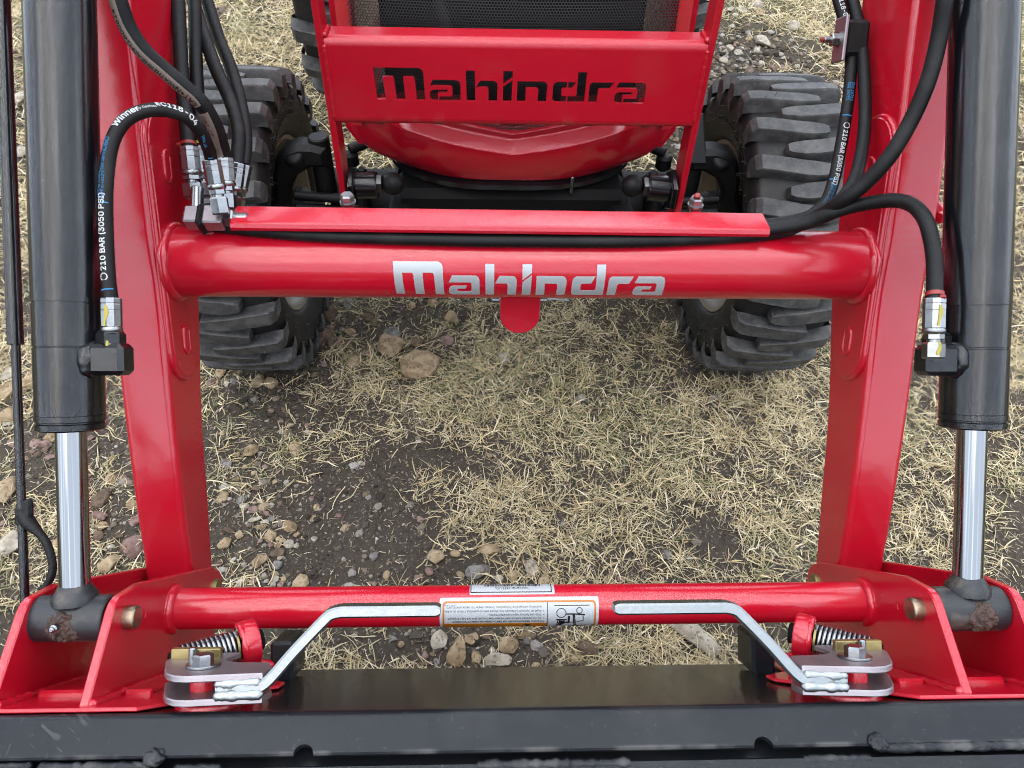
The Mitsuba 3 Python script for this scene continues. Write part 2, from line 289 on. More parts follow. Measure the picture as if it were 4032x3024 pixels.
# front and rear wheels -------------------------------------------------
def wheel_parts(parent, c, R, halfw, side, nlug, rim_r, front=True, spin=0.0, detail=True):
    """side: +1 = the wheel's inner face looks towards -x."""
    s = R / 0.35; w = halfw / 0.108; c = np.asarray(c, float)
    prof = [(-0.060 * w, rim_r * 0.99), (-0.090 * w, rim_r * 1.01), (-0.100 * w, rim_r * 1.08), (-0.1085 * w, 0.262 * s), (-0.108 * w, 0.288 * s), (-0.103 * w, 0.306 * s), (-0.092 * w, 0.318 * s), (-0.05 * w, 0.3245 * s)]
    prof = prof + [(0, 0.326 * s)] + [(-z, r) for z, r in prof[::-1]]
    n = 96; a = np.arange(n) * 2 * np.pi / n
    ring = lambda z, r: c + np.stack([np.full(n, z), np.cos(a) * r, np.sin(a) * r], 1)
    add('tyre', sweep_rings([ring(z, r) for z, r in prof], cap=False), 'tyre_rubber', 50, parent)
    rim = [(-0.085 * w, rim_r * 1.015), (-0.092 * w, rim_r * 1.0), (-0.088 * w, rim_r * 0.955), (-0.072 * w, rim_r * 0.935), (-0.055 * w, rim_r * 0.86), (-0.015 * w, rim_r * 0.80), (0.03 * w, rim_r * 0.78), (0.034 * w, rim_r * 0.70), (0.040 * w, rim_r * 0.35)]
    rim = [(z * side, r) for z, r in rim]
    add('rim', sweep_rings([ring(z, r) for z, r in rim] + [ring(0.0405 * w * side, 0.001)], cap=False), 'rim_paint', 30, parent)
    outer = [(0.085, 1.01), (0.09, 0.98), (0.06, 0.93), (0.045, 0.6), (0.046, 0.002)]
    add('rim', sweep_rings([ring(z * w * side, rim_r * r) for z, r in outer], cap=False), 'rim_paint', 30, parent)
    # tread bars: alternately from either shoulder to a little past the centre line
    for sd in (-1, 1):
        for i in range(nlug):
            ph = 2 * np.pi * (i + (0.5 if sd > 0 else 0)) / nlug + spin
            st = [(0.1105, 0.280, 0.292, .25, 0), (0.1145, 0.300, 0.314, .75, 0), (0.1120, 0.314, 0.3360, .98, .001), (0.102, 0.316, 0.3470, 1, .002), (0.078, 0.319, 0.3500, 1, .006), (0.045, 0.321, 0.351, 1, .012), (0.020, 0.323, 0.352, .98, .017), (-0.012, 0.323, 0.352, .95, .020), (-0.036, 0.322, 0.351, .80, .0205), (-0.046, 0.321, 0.3495, .55, .0195)]
            rings = []
            for x, rb, rt, k, sh in st:
                q = ph + sh * 0.9 / 0.35
                hb, ht = 0.0215 * k / 0.33, 0.0170 * k / 0.35
                if x < -0.02: hb, ht = hb * 0.9, ht * 0.9
                rings.append([c + V(sd * x * w, r * s * math.cos(t), r * s * math.sin(t)) for t, r in ((q - hb, rb), (q - ht * 1.08, rt - .004), (q - ht * .9, rt), (q + ht * .9, rt), (q + ht * 1.08, rt - .004), (q + hb, rb))])
            add('tread_lug', sweep_rings(rings), 'lug_rubber', 28, parent)
    if detail:
        r_ = np.random.default_rng(int(abs(c[0]) * 1000) + (3 if side > 0 else 5)); hs = []
        for k in range(230):
            t = r_.uniform(0, 2 * np.pi); sx = -side if r_.random() < .75 else side
            if r_.random() < 0.7:
                r = r_.uniform(0.235, 0.300) * s; p = c + V(sx * 0.108 * w, r * math.cos(t), r * math.sin(t)); d = unit(V(sx, r_.normal() * .3, r_.normal() * .3))
            else:
                p = c + V(r_.uniform(-.1, .1) * w, 0.349 * s * math.cos(t), 0.349 * s * math.sin(t)); d = unit(V(0, math.cos(t), math.sin(t)) + r_.normal(size=3) * .3)
            hs.append(lathe(p, d, [(0, .0007), (r_.uniform(.005, .010), .0005)], 4))
        name(add('vent_hair', cat(hs), 'lug_rubber', False, parent), None, kind='stuff')
        # raised lettering on the inner sidewall
        for word, start in (('THE MARKSMAN', math.radians(118)), ('AIR 18', math.radians(250))):
            m = text(word, 0.022, 0.0015, e=0.01)
            x, y, z = m.vertices.T; rr = 0.262 * s + y
            sg = 1 if side > 0 else 1
            th = start - x / (0.262 * s) if side > 0 else math.pi - start + x / (0.262 * s)
            m.vertices = c + np.stack([-side * (0.1075 * w + z), rr * np.cos(th), rr * np.sin(th)], 1)
            add('lettering', m, 'tyre_rubber', False, parent)
for side, lab in ((-1, 'left front wheel with black lugged tyre'), (1, 'right front wheel with black lugged tyre')):
    k = key_of(tractor + '__front_wheel'); name(k, lab)
    wheel_parts(k, (side * 0.600, 1.56, 0.347), 0.35, 0.106, side, 24, 0.205, spin=0.10 if side > 0 else 0.16)
for side in (-1, 1):
    k = key_of(tractor + '__rear_wheel')
    wheel_parts(k, (side * 0.575, 3.24, 0.56), 0.565, 0.145, side, 20, 0.30, detail=False)

# front axle -----------------------------------------------------------
ax = tractor + '__front_axle'
AX = []
add('housing', cat([rbox((0.70, 0.12, 0.11), 0.03, (0, 1.55, 0.415)), rbox((0.30, 0.20, 0.17), 0.05, (0.0, 1.55, 0.40)),
                    rod((-0.40, 1.55, 0.43), (0.40, 1.55, 0.43), 0.062, 28, .004)]), 'black_cast_iron', 40, ax)
for s in (-1, 1):
    kn = prism([(s * x, z) for x, z in ((.388, .584), (.415, .592), (.445, .593), (.475, .583), (.499, .556), (.511, .518), (.517, .474), (.534, .452), (.562, .440), (.562, .385), (.503, .398), (.484, .438), (.472, .497), (.455, .525), (.425, .541), (.388, .541))], .056, .011)
    kn = place(kn, (0, 1.522, 0), V(1, 0, 0), V(0, 0, 1), V(0, -1, 0))
    add('knuckle', cat([kn, rod((s * 0.47, 1.56, 0.35), (s * 0.66, 1.56, 0.35), 0.085, 32, .01)]), 'black_cast_iron', 40, ax)
    add('steering_boss', lathe((s * 0.455, 1.475, 0.565), (s * .25, -.55, .8), [(0, .024), (.008, .022), (.012, .017), (.013, .008)], 28), 'black_cast_iron', 40, ax)
    add('kingpin', rod((s * 0.405, 1.50, 0.46), (s * 0.405, 1.50, 0.600 if s < 0 else 0.585), 0.0225, 32, .003), 'black_cast_iron', 40, ax)
    for dz, r, dy in ((0.478, .011, 1.462), (0.448, .016, 1.452)):
        add('housing_rib', rod((s * 0.47, dy, dz + .004), (s * 0.335, dy + .01, dz - .012), r, 18, .003), 'black_cast_iron', 40, ax)
    add('flange', cat([rbox((0.035, 0.10, 0.11), 0.012, (s * 0.325, 1.50, 0.45))] + [rod((s * .325, 1.455 + .03 * q, .500), (s * .325, 1.455 + .03 * q, .518), .010, 6, .001) for q in range(3)]), 'black_cast_iron', 40, ax)
    add('tie_rod_end', cat([rod((s * .355, 1.56, .50), (s * .355, 1.56, .535), .018, 24, .006), rod((s * .355, 1.56, .54), (s * .27, 1.60, .56), .012)]), 'black_cast_iron', 40, ax)
add('steering_cylinder', cat([rod((0.05, 1.56, 0.575), (0.27, 1.545, 0.590), 0.0165, 24)]), 'black_cast_iron', 40, ax)
add('steering_ram', rod((0.27, 1.545, 0.5905), (0.352, 1.54, 0.596), 0.0095, 24), 'chrome', 40, ax)
add('steering_arm', prism([(-.026, 0), (.030, 0), (.017, .105), (-.011, .105)], .022, .003), 'black_cast_iron', 40, ax)
scene[ax + '__steering_arm']['to_world'] = T(np.array([[1, 0, 0, 0.393], [0, .55, -.835, 1.475], [0, .835, .55, .555], [0, 0, 0, 1]]).tolist())
add('clevis_pin', rod((.397, 1.53, .648), (.397, 1.53, .685), .009, 20), 'zinc', 40, ax)

# frame, engine bay ----------------------------------------------------
tp('front_bolster', cat([rbox((0.34, 1.5, 0.10), .01, (0, 2.02, .50)), rbox((0.46, 0.14, 0.13), .015, (0, 1.36, .525)), rbox((.30, .8, .24), .02, (0, 2.2, .44))]), 'grimy_black', 40)
for s in (-1, 1):
    tp('side_rail', rbox((0.05, 0.30, 0.09), .008, (s * 0.215, 1.38, 0.52)), 'grimy_black', 30)
    bs = key_of(tractor + '__bump_stop')
    add('mount', cat([rod((s * 0.298, 1.235, .630), (s * .288, 1.235, .630), .040, 6, .002), rod((s * .288, 1.235, .632), (s * .248, 1.235, .635), .024, 28, .002)]), 'black_gloss_paint', 35, bs)
    add('nut', lathe((s * .2485, 1.235, .636), (-s, 0, 0), [(0, .0185), (.008, .0185), (.009, .017)], 6), 'zinc', False, bs)
    ball = trimesh.creation.icosphere(3, .0205); ball.apply_translation((s * .2205, 1.235, .637))
    add('rubber_ball', ball, 'hose_rubber', True, bs)
tp('cooling_pack', cat([rbox((.50, .05, .42), .01, (0, 1.50, .88)), rbox((.42, .5, .40), .02, (0, 1.85, .86))]), 'dark_void', 30)
tp('hose', cat([pipe(curve([(-.22, 1.42, 1.02), (-.16, 1.41, .96), (-.13, 1.41, .88), (-.11, 1.41, .80)]), .011), pipe(curve([(.02, 1.42, 1.05), (-.02, 1.41, .99), (0.0, 1.41, .9)]), .008)]), 'engine_grey', 40)
tp('battery_cap', rbox((.05, .02, .05), .008, (.005, 1.41, .985)), 'engine_yellow', 30)
tp('tank_cap', rod((.155, 1.42, .965), (.155, 1.40, .965), .045, 24), 'red_plastic', 35)
tp('hose_clip', rbox((.05, .02, .022), .004, (-.125, 1.41, .955)), 'zinc', 30)
tp('skid_pin', rod((.115, 1.29, .59), (.115, 1.29, .625), .0035, 12), 'zinc', 40)

# hood -----------------------------------------------------------------
hood = tractor + '__hood'
def hood_front(u, z):
    """point of the nose skin: u from -1 to 1 across, height z."""
    k = np.clip((0.700 - z) / 0.078, 0, 1)
    hw = 0.326 * (1 - 0.26 * k ** 2.6)
    x = u * hw
    y = 1.262 + 0.125 * np.abs(u) ** 2.6 + 0.018 * k ** 2 + 0.05 * np.clip(np.abs(u) - .9, 0, 1) * 3
    zc = 0.682 + 0.150 * np.abs(x)
    dz = np.clip(z - zc, 0, .0150); e2 = np.clip(z - zc - .024 - .02 * np.abs(x), 0, .006)
    fade = np.clip((0.232 - np.abs(x)) / 0.05, 0, 1)
    return x, y + (dz * 2.1 + e2 * 3.0) * fade + np.clip(z - .70, 0, 1) * 0.12, z
us = np.linspace(-1, 1, 121); zs = np.r_[np.linspace(0.622, 0.67, 18), np.linspace(0.672, 0.75, 110), np.linspace(.752, .765, 4)]
U, Z = np.meshgrid(us, zs); X, Y, Zz = hood_front(U, Z)
Zz = Zz - 0.018 * np.clip((0.70 - Zz) / 0.05, 0, 1) * np.abs(U) ** 2
grid = np.stack([X, Y, Zz], -1); m_, n_ = U.shape
idx = np.arange(m_ * n_).reshape(m_, n_)
f_ = np.vstack([np.stack([idx[:-1, :-1].ravel(), idx[:-1, 1:].ravel(), idx[1:, 1:].ravel()], 1), np.stack([idx[:-1, :-1].ravel(), idx[1:, 1:].ravel(), idx[1:, :-1].ravel()], 1)])
nose = trimesh.Trimesh(grid.reshape(-1, 3), f_, process=False)
cut = nose.triangles_center; keep = ~((cut[:, 2] > 0.682 + .150 * np.abs(cut[:, 0]) + .033) & (np.abs(cut[:, 0]) < .085) & (cut[:, 2] > .7))
nose.update_faces(keep)
add('nose', nose, 'red_paint', 24, hood)
add('inner_liner', rbox((.46, .01, .12), .003, (0, 1.40, .70)), 'dark_void', 30, hood)
for s in (-1, 1):
    side_ = []
    for y in np.linspace(1.385, 2.3, 8):
        side_.append([(s * .300, y, .640), (s * .3215, y, .675), (s * .325, y, .72), (s * .318, y, 1.10), (s * .308, y, 1.10), (s * .315, y, .72), (s * .312, y, .675), (s * .292, y, .640)])
    add('side_panel', sweep_rings(np.array(side_)), 'red_paint', 30, hood)
    strip = [[(s * .316, 1.40 + .13 * (z - .7), z), (s * .310, 1.350 + .13 * (z - .7), z), (s * .296, 1.338 + .13 * (z - .7), z), (s * .2815, 1.335 + .13 * (z - .7), z), (s * .2805, 1.372 + .13 * (z - .7), z)] for z in np.linspace(.70, 1.12, 6)]
    add('corner_post', sweep_rings(np.array(strip)), 'red_paint', 30, hood)
# black rubber ring under the nose
rg = [(u * .2 * 1.02 * 1.0, 0, 0) for u in us]
bot = np.array([np.array(hood_front(u, .622)) for u in np.linspace(-1, 1, 61)]); bot[:, 2] = .622 - .018 * np.linspace(-1, 1, 61) ** 2
seal = []
for i, p in enumerate(bot):
    seal.append([p + V(0, .004, -.001), p + V(0, -.010, -.006), p + V(0, -.012, -.014), p + V(0, -.002, -.020), p + V(0, .03, -.018), p + V(0, .03, -.002)])
add('rubber_seal', sweep_rings(np.array(seal)), 'black_gloss_paint', 35, hood)
# perforated grille: every wire of the hexagonal mesh
def hexmesh(x0, x1, z0, z1, pitch, w, yf):
    nx, nz = int((x1 - x0) / pitch), int((z1 - z0) / (pitch * .866)); i, j = np.meshgrid(np.arange(nx), np.arange(nz))
    cx = (x0 + (i + .5 * (j % 2)) * pitch).ravel(); cz = (z0 + j * pitch * .866).ravel(); R = pitch / math.sqrt(3); vs, fs = [], []; n0 = 0
    ang = [math.radians(30 + 60 * k) for k in range(6)]
    for k in range(3):
        a, b = ang[k], ang[k + 1]
        p = np.stack([cx + R * math.cos(a), cz + R * math.sin(a)], 1); q = np.stack([cx + R * math.cos(b), cz + R * math.sin(b)], 1)
        t = (q - p) / np.linalg.norm(q - p, axis=1, keepdims=True); nn = np.stack([-t[:, 1], t[:, 0]], 1) * w / 2
        P3 = lambda q, dy: np.stack([q[:, 0], yf(q[:, 0], q[:, 1]) + dy, q[:, 1]], 1)
        v = np.stack([P3(p - nn, 0), P3(p + nn, 0), P3(q + nn, 0), P3(q - nn, 0), P3(p, .0012), P3(q, .0012)], 1)
        m = len(v); f = np.array([[0, 3, 2], [0, 2, 1], [0, 4, 5], [0, 5, 3], [1, 2, 5], [1, 5, 4]])
        vs.append(v.reshape(-1, 3)); fs.append((f[None] + (np.arange(m) * 6)[:, None, None]).reshape(-1, 3) + n0); n0 += m * 6
    return trimesh.Trimesh(np.vstack(vs), np.vstack(fs), process=False)
gm = tractor + '__grille_mesh'
scene[gm] = mikit.ply(hexmesh(-.281, .281, .712, 1.10, .0051, .0015, lambda x, z: 1.300 + .12 * (z - .7) + .30 * x * x), 'mesh_wire'); used[gm] = 0
name(gm, None, kind='stuff')

# lettering of the maker's name ------------------------------------------
def logo(stencil=False):
    """the word's letters as one list of polygons; unit = height of the capital."""
    P = lambda *q: Polygon([((x - 338) / 200, (258 - y) / 200) for x, y in q])
    def rnd(g, r): return g.buffer(-r).buffer(r * 1.0).buffer(r * .6).buffer(-r * .6)
    L = []
    M = P((338, 57), (625, 57), (645, 66), (654, 85), (658, 257), (603, 257), (598, 130), (590, 114), (525, 114), (530, 256), (473, 256), (466, 130), (460, 114), (394, 114), (402, 252), (346, 252))
    L.append(M)
    def aa(dx):
        o = P(*[(x + dx, y) for x, y in ((712, 127), (862, 127), (882, 135), (889, 155), (889, 258), (712, 258), (694, 250), (688, 232), (690, 208), (700, 192), (718, 187), (806, 187), (800, 207), (752, 207), (744, 213), (744, 222), (752, 228), (828, 228), (836, 222), (836, 174), (828, 166), (690, 166))])
        return o
    L.append(aa(0))
    L.append(P((925, 68), (983, 68), (983, 258), (928, 258)))
    L.append(P((1016, 129), (1105, 129), (1122, 137), (1129, 155), (1126, 258), (1070, 258), (1070, 182), (1064, 171), (988, 171)))
    L[-2:] = [union_all([L[-2], L[-1].intersection(P((983, 100), (1140, 100), (1140, 270), (983, 270)))])] if stencil else L[-2:]
    L.append(P((1165, 68), (1226, 68), (1225, 112), (1165, 152)))
    L.append(P((1165, 163), (1225, 122), (1221, 258), (1165, 258)))
    L.append(P((1256, 128), (1425, 128), (1443, 136), (1452, 155), (1447, 258), (1391, 258), (1394, 182), (1387, 171), (1312, 171), (1312, 258), (1256, 258)))
    d = P((1645, 68), (1702, 68), (1700, 258), (1512, 258), (1494, 250), (1488, 232), (1488, 158), (1496, 138), (1514, 129), (1638, 129), (1612, 170), (1552, 171), (1545, 178), (1545, 208), (1552, 216), (1638, 216), (1645, 210))
    L.append(d)
    L.append(P((1745, 129), (1886, 129), (1858, 171), (1792, 171), (1784, 180), (1782, 258), (1725, 258), (1725, 155), (1731, 137)))
    L.append(aa(1206))
    if stencil:
        cuts = union_all([sbox(2.02, -.1, 2.06, .26), sbox(2.02 + 6.03, -.1, 2.06 + 6.03, .26), sbox(6.20, -.1, 6.24, .3), sbox(6.20, .35, 6.24, .8)])
        L = [g.difference(cuts) for g in L]
    return [g.buffer(0) for g in L]
LOGO_W = 1757 / 200

# grille guard -----------------------------------------------------------
guard = tractor + '__grille_guard'
for s in (-1, 1):
    up_ = prism([(1.218, .555), (1.272, .555), (1.270, .72), (1.262, 1.10), (1.216, 1.10), (1.217, .72)], .011, .0012)
    add('upright', place(up_, (s * .3105 - .0055, 0, 0), V(0, 1, 0), V(0, 0, 1), V(1, 0, 0)), 'red_guard_paint', 30, guard)
zb, zt, hwp = .7575, .9005, .3045
letters = union_all([affinity.affine_transform(g, [.4465 / LOGO_W, 0, 0, .0535, -.2322, .8005]) for g in logo(True)])
web = sbox(-hwp, zb + .012, hwp, zt - .014).difference(letters)
wm = extrude(web, .006)
wm.vertices = np.stack([wm.vertices[:, 0], 1.215 + wm.vertices[:, 2], wm.vertices[:, 1]], 1)   # towards +y
ends = []
for z0, sg, r in ((zt - .014, 1, .014), (zb + .012, -1, .012)):
    a = np.radians(np.linspace(0, 90, 10)); o, i = [], []
    out_ = [(1.215 + r - r * math.cos(q), z0 + sg * r * math.sin(q)) for q in a] + [(1.262, z0 + sg * r)]
    inn = [(1.262, z0 + sg * (r - .006))] + [(1.215 + r - (r - .006) * math.cos(q), z0 + sg * (r - .006) * math.sin(q)) for q in a[::-1]]
    pr = out_ + inn
    ends.append(sweep_rings(np.array([[(x, y, z) for y, z in pr] for x in (-hwp, hwp)])))
pl = add('name_plate', cat([wm] + ends), 'red_guard_paint', 30, guard); name(pl, 'red cross plate with the word Mahindra cut through it')
for s in (-1, 1):
    add('weld_bead', cat([weld_line((s * .3045, 1.2150, zb + .012), (s * .3045, 1.2150, zt - .012), .0032, .2, 3 + s), weld_line((s * .303, 1.217, zt + .001), (s * .303, 1.258, zt + .001), .0045, .3, 6 + s)]), 'red_guard_paint', 50, guard)

# ------------------------------------------------------------------ loader frame
loader = thing('loader_frame', 'red steel loader frame: two box arms joined by a cross tube lettered in silver', 'loader frame')
FR = np.array([(.566, .362), (.589, .404), (.630, .4845), (.6965, .602), (.772, .7255), (.807, .800), (.858, .888), (.9495, 1.0375), (1.08, 1.25), (1.22, 1.36), (1.6, 1.40), (2.4, 1.22)])
BK = np.array([(.618, .300), (.638, .327), (.691, .404), (.772, .5235), (.875, .646), (.93, .730), (.98, .810), (1.088, .996), (1.21, 1.16), (1.30, 1.21), (1.6, 1.23), (2.4, 1.05)])
def arm_mesh(xc, w=.0655, r=.009):
    F = curve(np.c_[np.zeros(len(FR)), FR], .02); n = len(F); t = np.linspace(0, 1, n)
    B = curve(np.c_[np.zeros(len(BK)), BK], .02); B = np.stack([np.interp(t, np.linspace(0, 1, len(B)), B[:, k]) for k in range(3)], 1)
    rings = []
    for p, q in zip(F, B):
        e = unit(q - p); L = np.linalg.norm(q - p); ring = []
        for cx, cl, a0 in ((w / 2 - r, L - r, 0), (-w / 2 + r, L - r, 90), (-w / 2 + r, r, 180), (w / 2 - r, r, 270)):
            for a in np.radians(np.linspace(a0, a0 + 90, 6)):
                ring.append(V(xc + cx + r * math.cos(a), 0, 0) + p + e * (cl + r * math.sin(a)))
        rings.append(ring)
    return sweep_rings(np.array(rings))
TC = V(0, .832, .7425); TR = .0462
d_arm = unit(V(0, .4725, .8813)); n_arm = V(0, d_arm[2], -d_arm[1])
for s, lab in ((-1, 'left box arm of the loader'), (1, 'right box arm of the loader')):
    k = key_of(loader + '__arm')
    scene[k] = mikit.ply(arm_mesh(s * .5), 'red_paint', smooth=40); name(k, lab)
    # doubler plate on the arm's inner face, round ended, with a plug weld in a slot above and below the tube
    o = []
    for a in np.radians(np.linspace(180, 360, 14)): o.append((.043 * math.cos(a), -.118 + .043 * math.sin(a)))
    for a in np.radians(np.linspace(0, 180, 14)): o.append((.046 * math.cos(a), .145 + .046 * math.sin(a)))
    dp = prism(o, .0065, .002)
    cpt = V(s * .4675, TC[1] + .004, TC[2])
    A = (n_arm, d_arm, V(-s, 0, 0))
    add('doubler_plate', place(dp, cpt, *A), 'red_paint', 35, k)
    loop = np.array(o + o[:1]); Q = np.array([cpt + n_arm * x + d_arm * y for x, y in loop]) + V(-s * .001, 0, 0)
    add('weld_bead', lumpy(pipe(Q, .0045, 10), .0012, 160, 4), 'red_paint', 60, k)
    for q in (-.108, .120):
        sl = [(.009 * math.cos(a), -.010 + .009 * math.sin(a)) for a in np.radians(np.linspace(180, 360, 10))] + [(.009 * math.cos(a), .010 + .009 * math.sin(a)) for a in np.radians(np.linspace(0, 180, 10))]
        lp = np.array(sl + sl[:1]); Q = np.array([cpt + n_arm * x + d_arm * (y + q) for x, y in lp]) + V(-s * .0066, 0, 0)
        add('plug_weld', cat([lumpy(pipe(Q, .0028, 8), .0008, 200, 5), place(prism(sl, .0012, .0004), cpt + d_arm * q + V(-s * .0065, 0, 0), *A)]), 'red_paint', 60, k)
    for q in (-.034, .034):
        add('cylinder_bracket', place(prism([(.915, 1.12), (.965, 1.185), (1.060, 1.235), (1.010, 1.118), (.965, 1.045)], .010, .0015), (s * .502 + q - .005, 0, 0), V(0, 1, 0), V(0, 0, 1), V(1, 0, 0)), 'red_paint', 30, k)
    add('tube_weld', weld_ring(V(s * .4595, TC[1], TC[2]), (1, 0, 0), TR - .0005, .0070, .22, 5 + s), 'red_paint', 60, k)
    if s > 0:
        add('lug', cat([rbox((.014, .030, .022), .005, (.541, .838, .822))]), 'red_paint', 30, k)
        add('split_pin', cat([rod((.546, .825, .822), (.562, .815, .826), .003), pipe(curve([(.546, .83, .834), (.556, .828, .842), (.560, .834, .835)]), .0025)]), 'zinc', 40, k)
tube = loader + '__cross_tube'
scene[tube] = mikit.ply(lathe(TC + V(-.461, 0, 0), (1, 0, 0), [(q, TR) for q in np.linspace(0, .922, 48)], 96), 'red_paint', smooth=40)
E1, E2 = unit(V(0, CAM[1] - TC[1], CAM[2] - TC[2])), None
E2 = V(0, -E1[1] * 0 + E1[2], -E1[1])
for g in logo():
    g = affinity.affine_transform(g, [.3540 / LOGO_W, 0, 0, .0510, 0, -.0490])
    add('silver_letter', wrap_axis(fine(extrude(g, .0004), .006), V(-.1695, TC[1], TC[2]), V(1, 0, 0), E1, E2, TR), 'silver_decal', False, tube)
name(tube, 'red cross tube lettered Mahindra in silver')
# tube stand socket under the tube
tab = loader + '__stand_tab'
o = [(-.0285, .03)] + [(.0285 * math.cos(a), -.028 + .030 * math.sin(a)) for a in np.radians(np.linspace(180, 360, 17))] + [(.0285, .03)]
scene[tab] = mikit.ply(place(prism(o, .007, .0015), (-.0015, .842, .679), V(1, 0, 0), unit(V(0, .12, .99)), unit(V(0, -.99, .12))), 'red_paint', smooth=30); used[tab] = 0
for s in (-1, 1):
    add('pin', cat([rod((s * .028 - .0015, .858, .662), (s * .041 - .0015, .858, .662), .005), rod((s * .034 - .0015, .858, .662), (s * .036 - .0015, .858, .662), .006)]), 'zinc', 40, tab)
add('clip_wire', pipe(curve([(.04, .858, .663), (.055, .855, .664), (.07, .856, .662)]), .0016), 'zinc', 40, tab)
# hose cover above the tube: shallow channel with a front lip
cov = key_of(loader + '__hose_cover')
def cover_ring(x, tilt):
    z = .814 + tilt
    pr = [(.8085, z - .009), (.8060, z - .007), (.8055, z - .003), (.808, z + .0015), (.812, z + .003), (.846, z + .003), (.850, z + .001), (.851, z - .009), (.848, z - .009), (.846, z - .001), (.812, z - .001), (.8105, z - .004), (.8105, z - .009)]
    return [(x, y, zz) for y, zz in pr]
scene[cov] = mikit.ply(sweep_rings(np.array([cover_ring(x, -.004 * (x + .36) / .67 + .001) for x in np.linspace(-.368, .3125, 9)])), 'red_paint', smooth=30)
for x, red in ((-.2300, 0), (.2270, 1)):
    c = V(x, .864, .8105)
    add('bolt', cat([lathe(c + V(0, 0, -.02), (0, 0, 1), [(0, .0085), (.024, .0085)], 24), lathe(c + V(0, 0, .003), (0, 0, 1), [(0, .0105), (.003, .0105)], 24), lathe(c + V(0, 0, .0062), (0, 0, 1), [(0, .0092), (.008, .0092), (.010, .0078)], 6)]), 'zinc', 30, cov)
    if red: add('bolt_tip', rod(c + V(0, 0, .016), c + V(0, 0, .021), .0045), 'red_plastic', 35, cov)
    add('spacer', rod(c + V(0, -.02, -.05), c + V(0, -.02, .001), .012), 'red_paint', 35, cov)

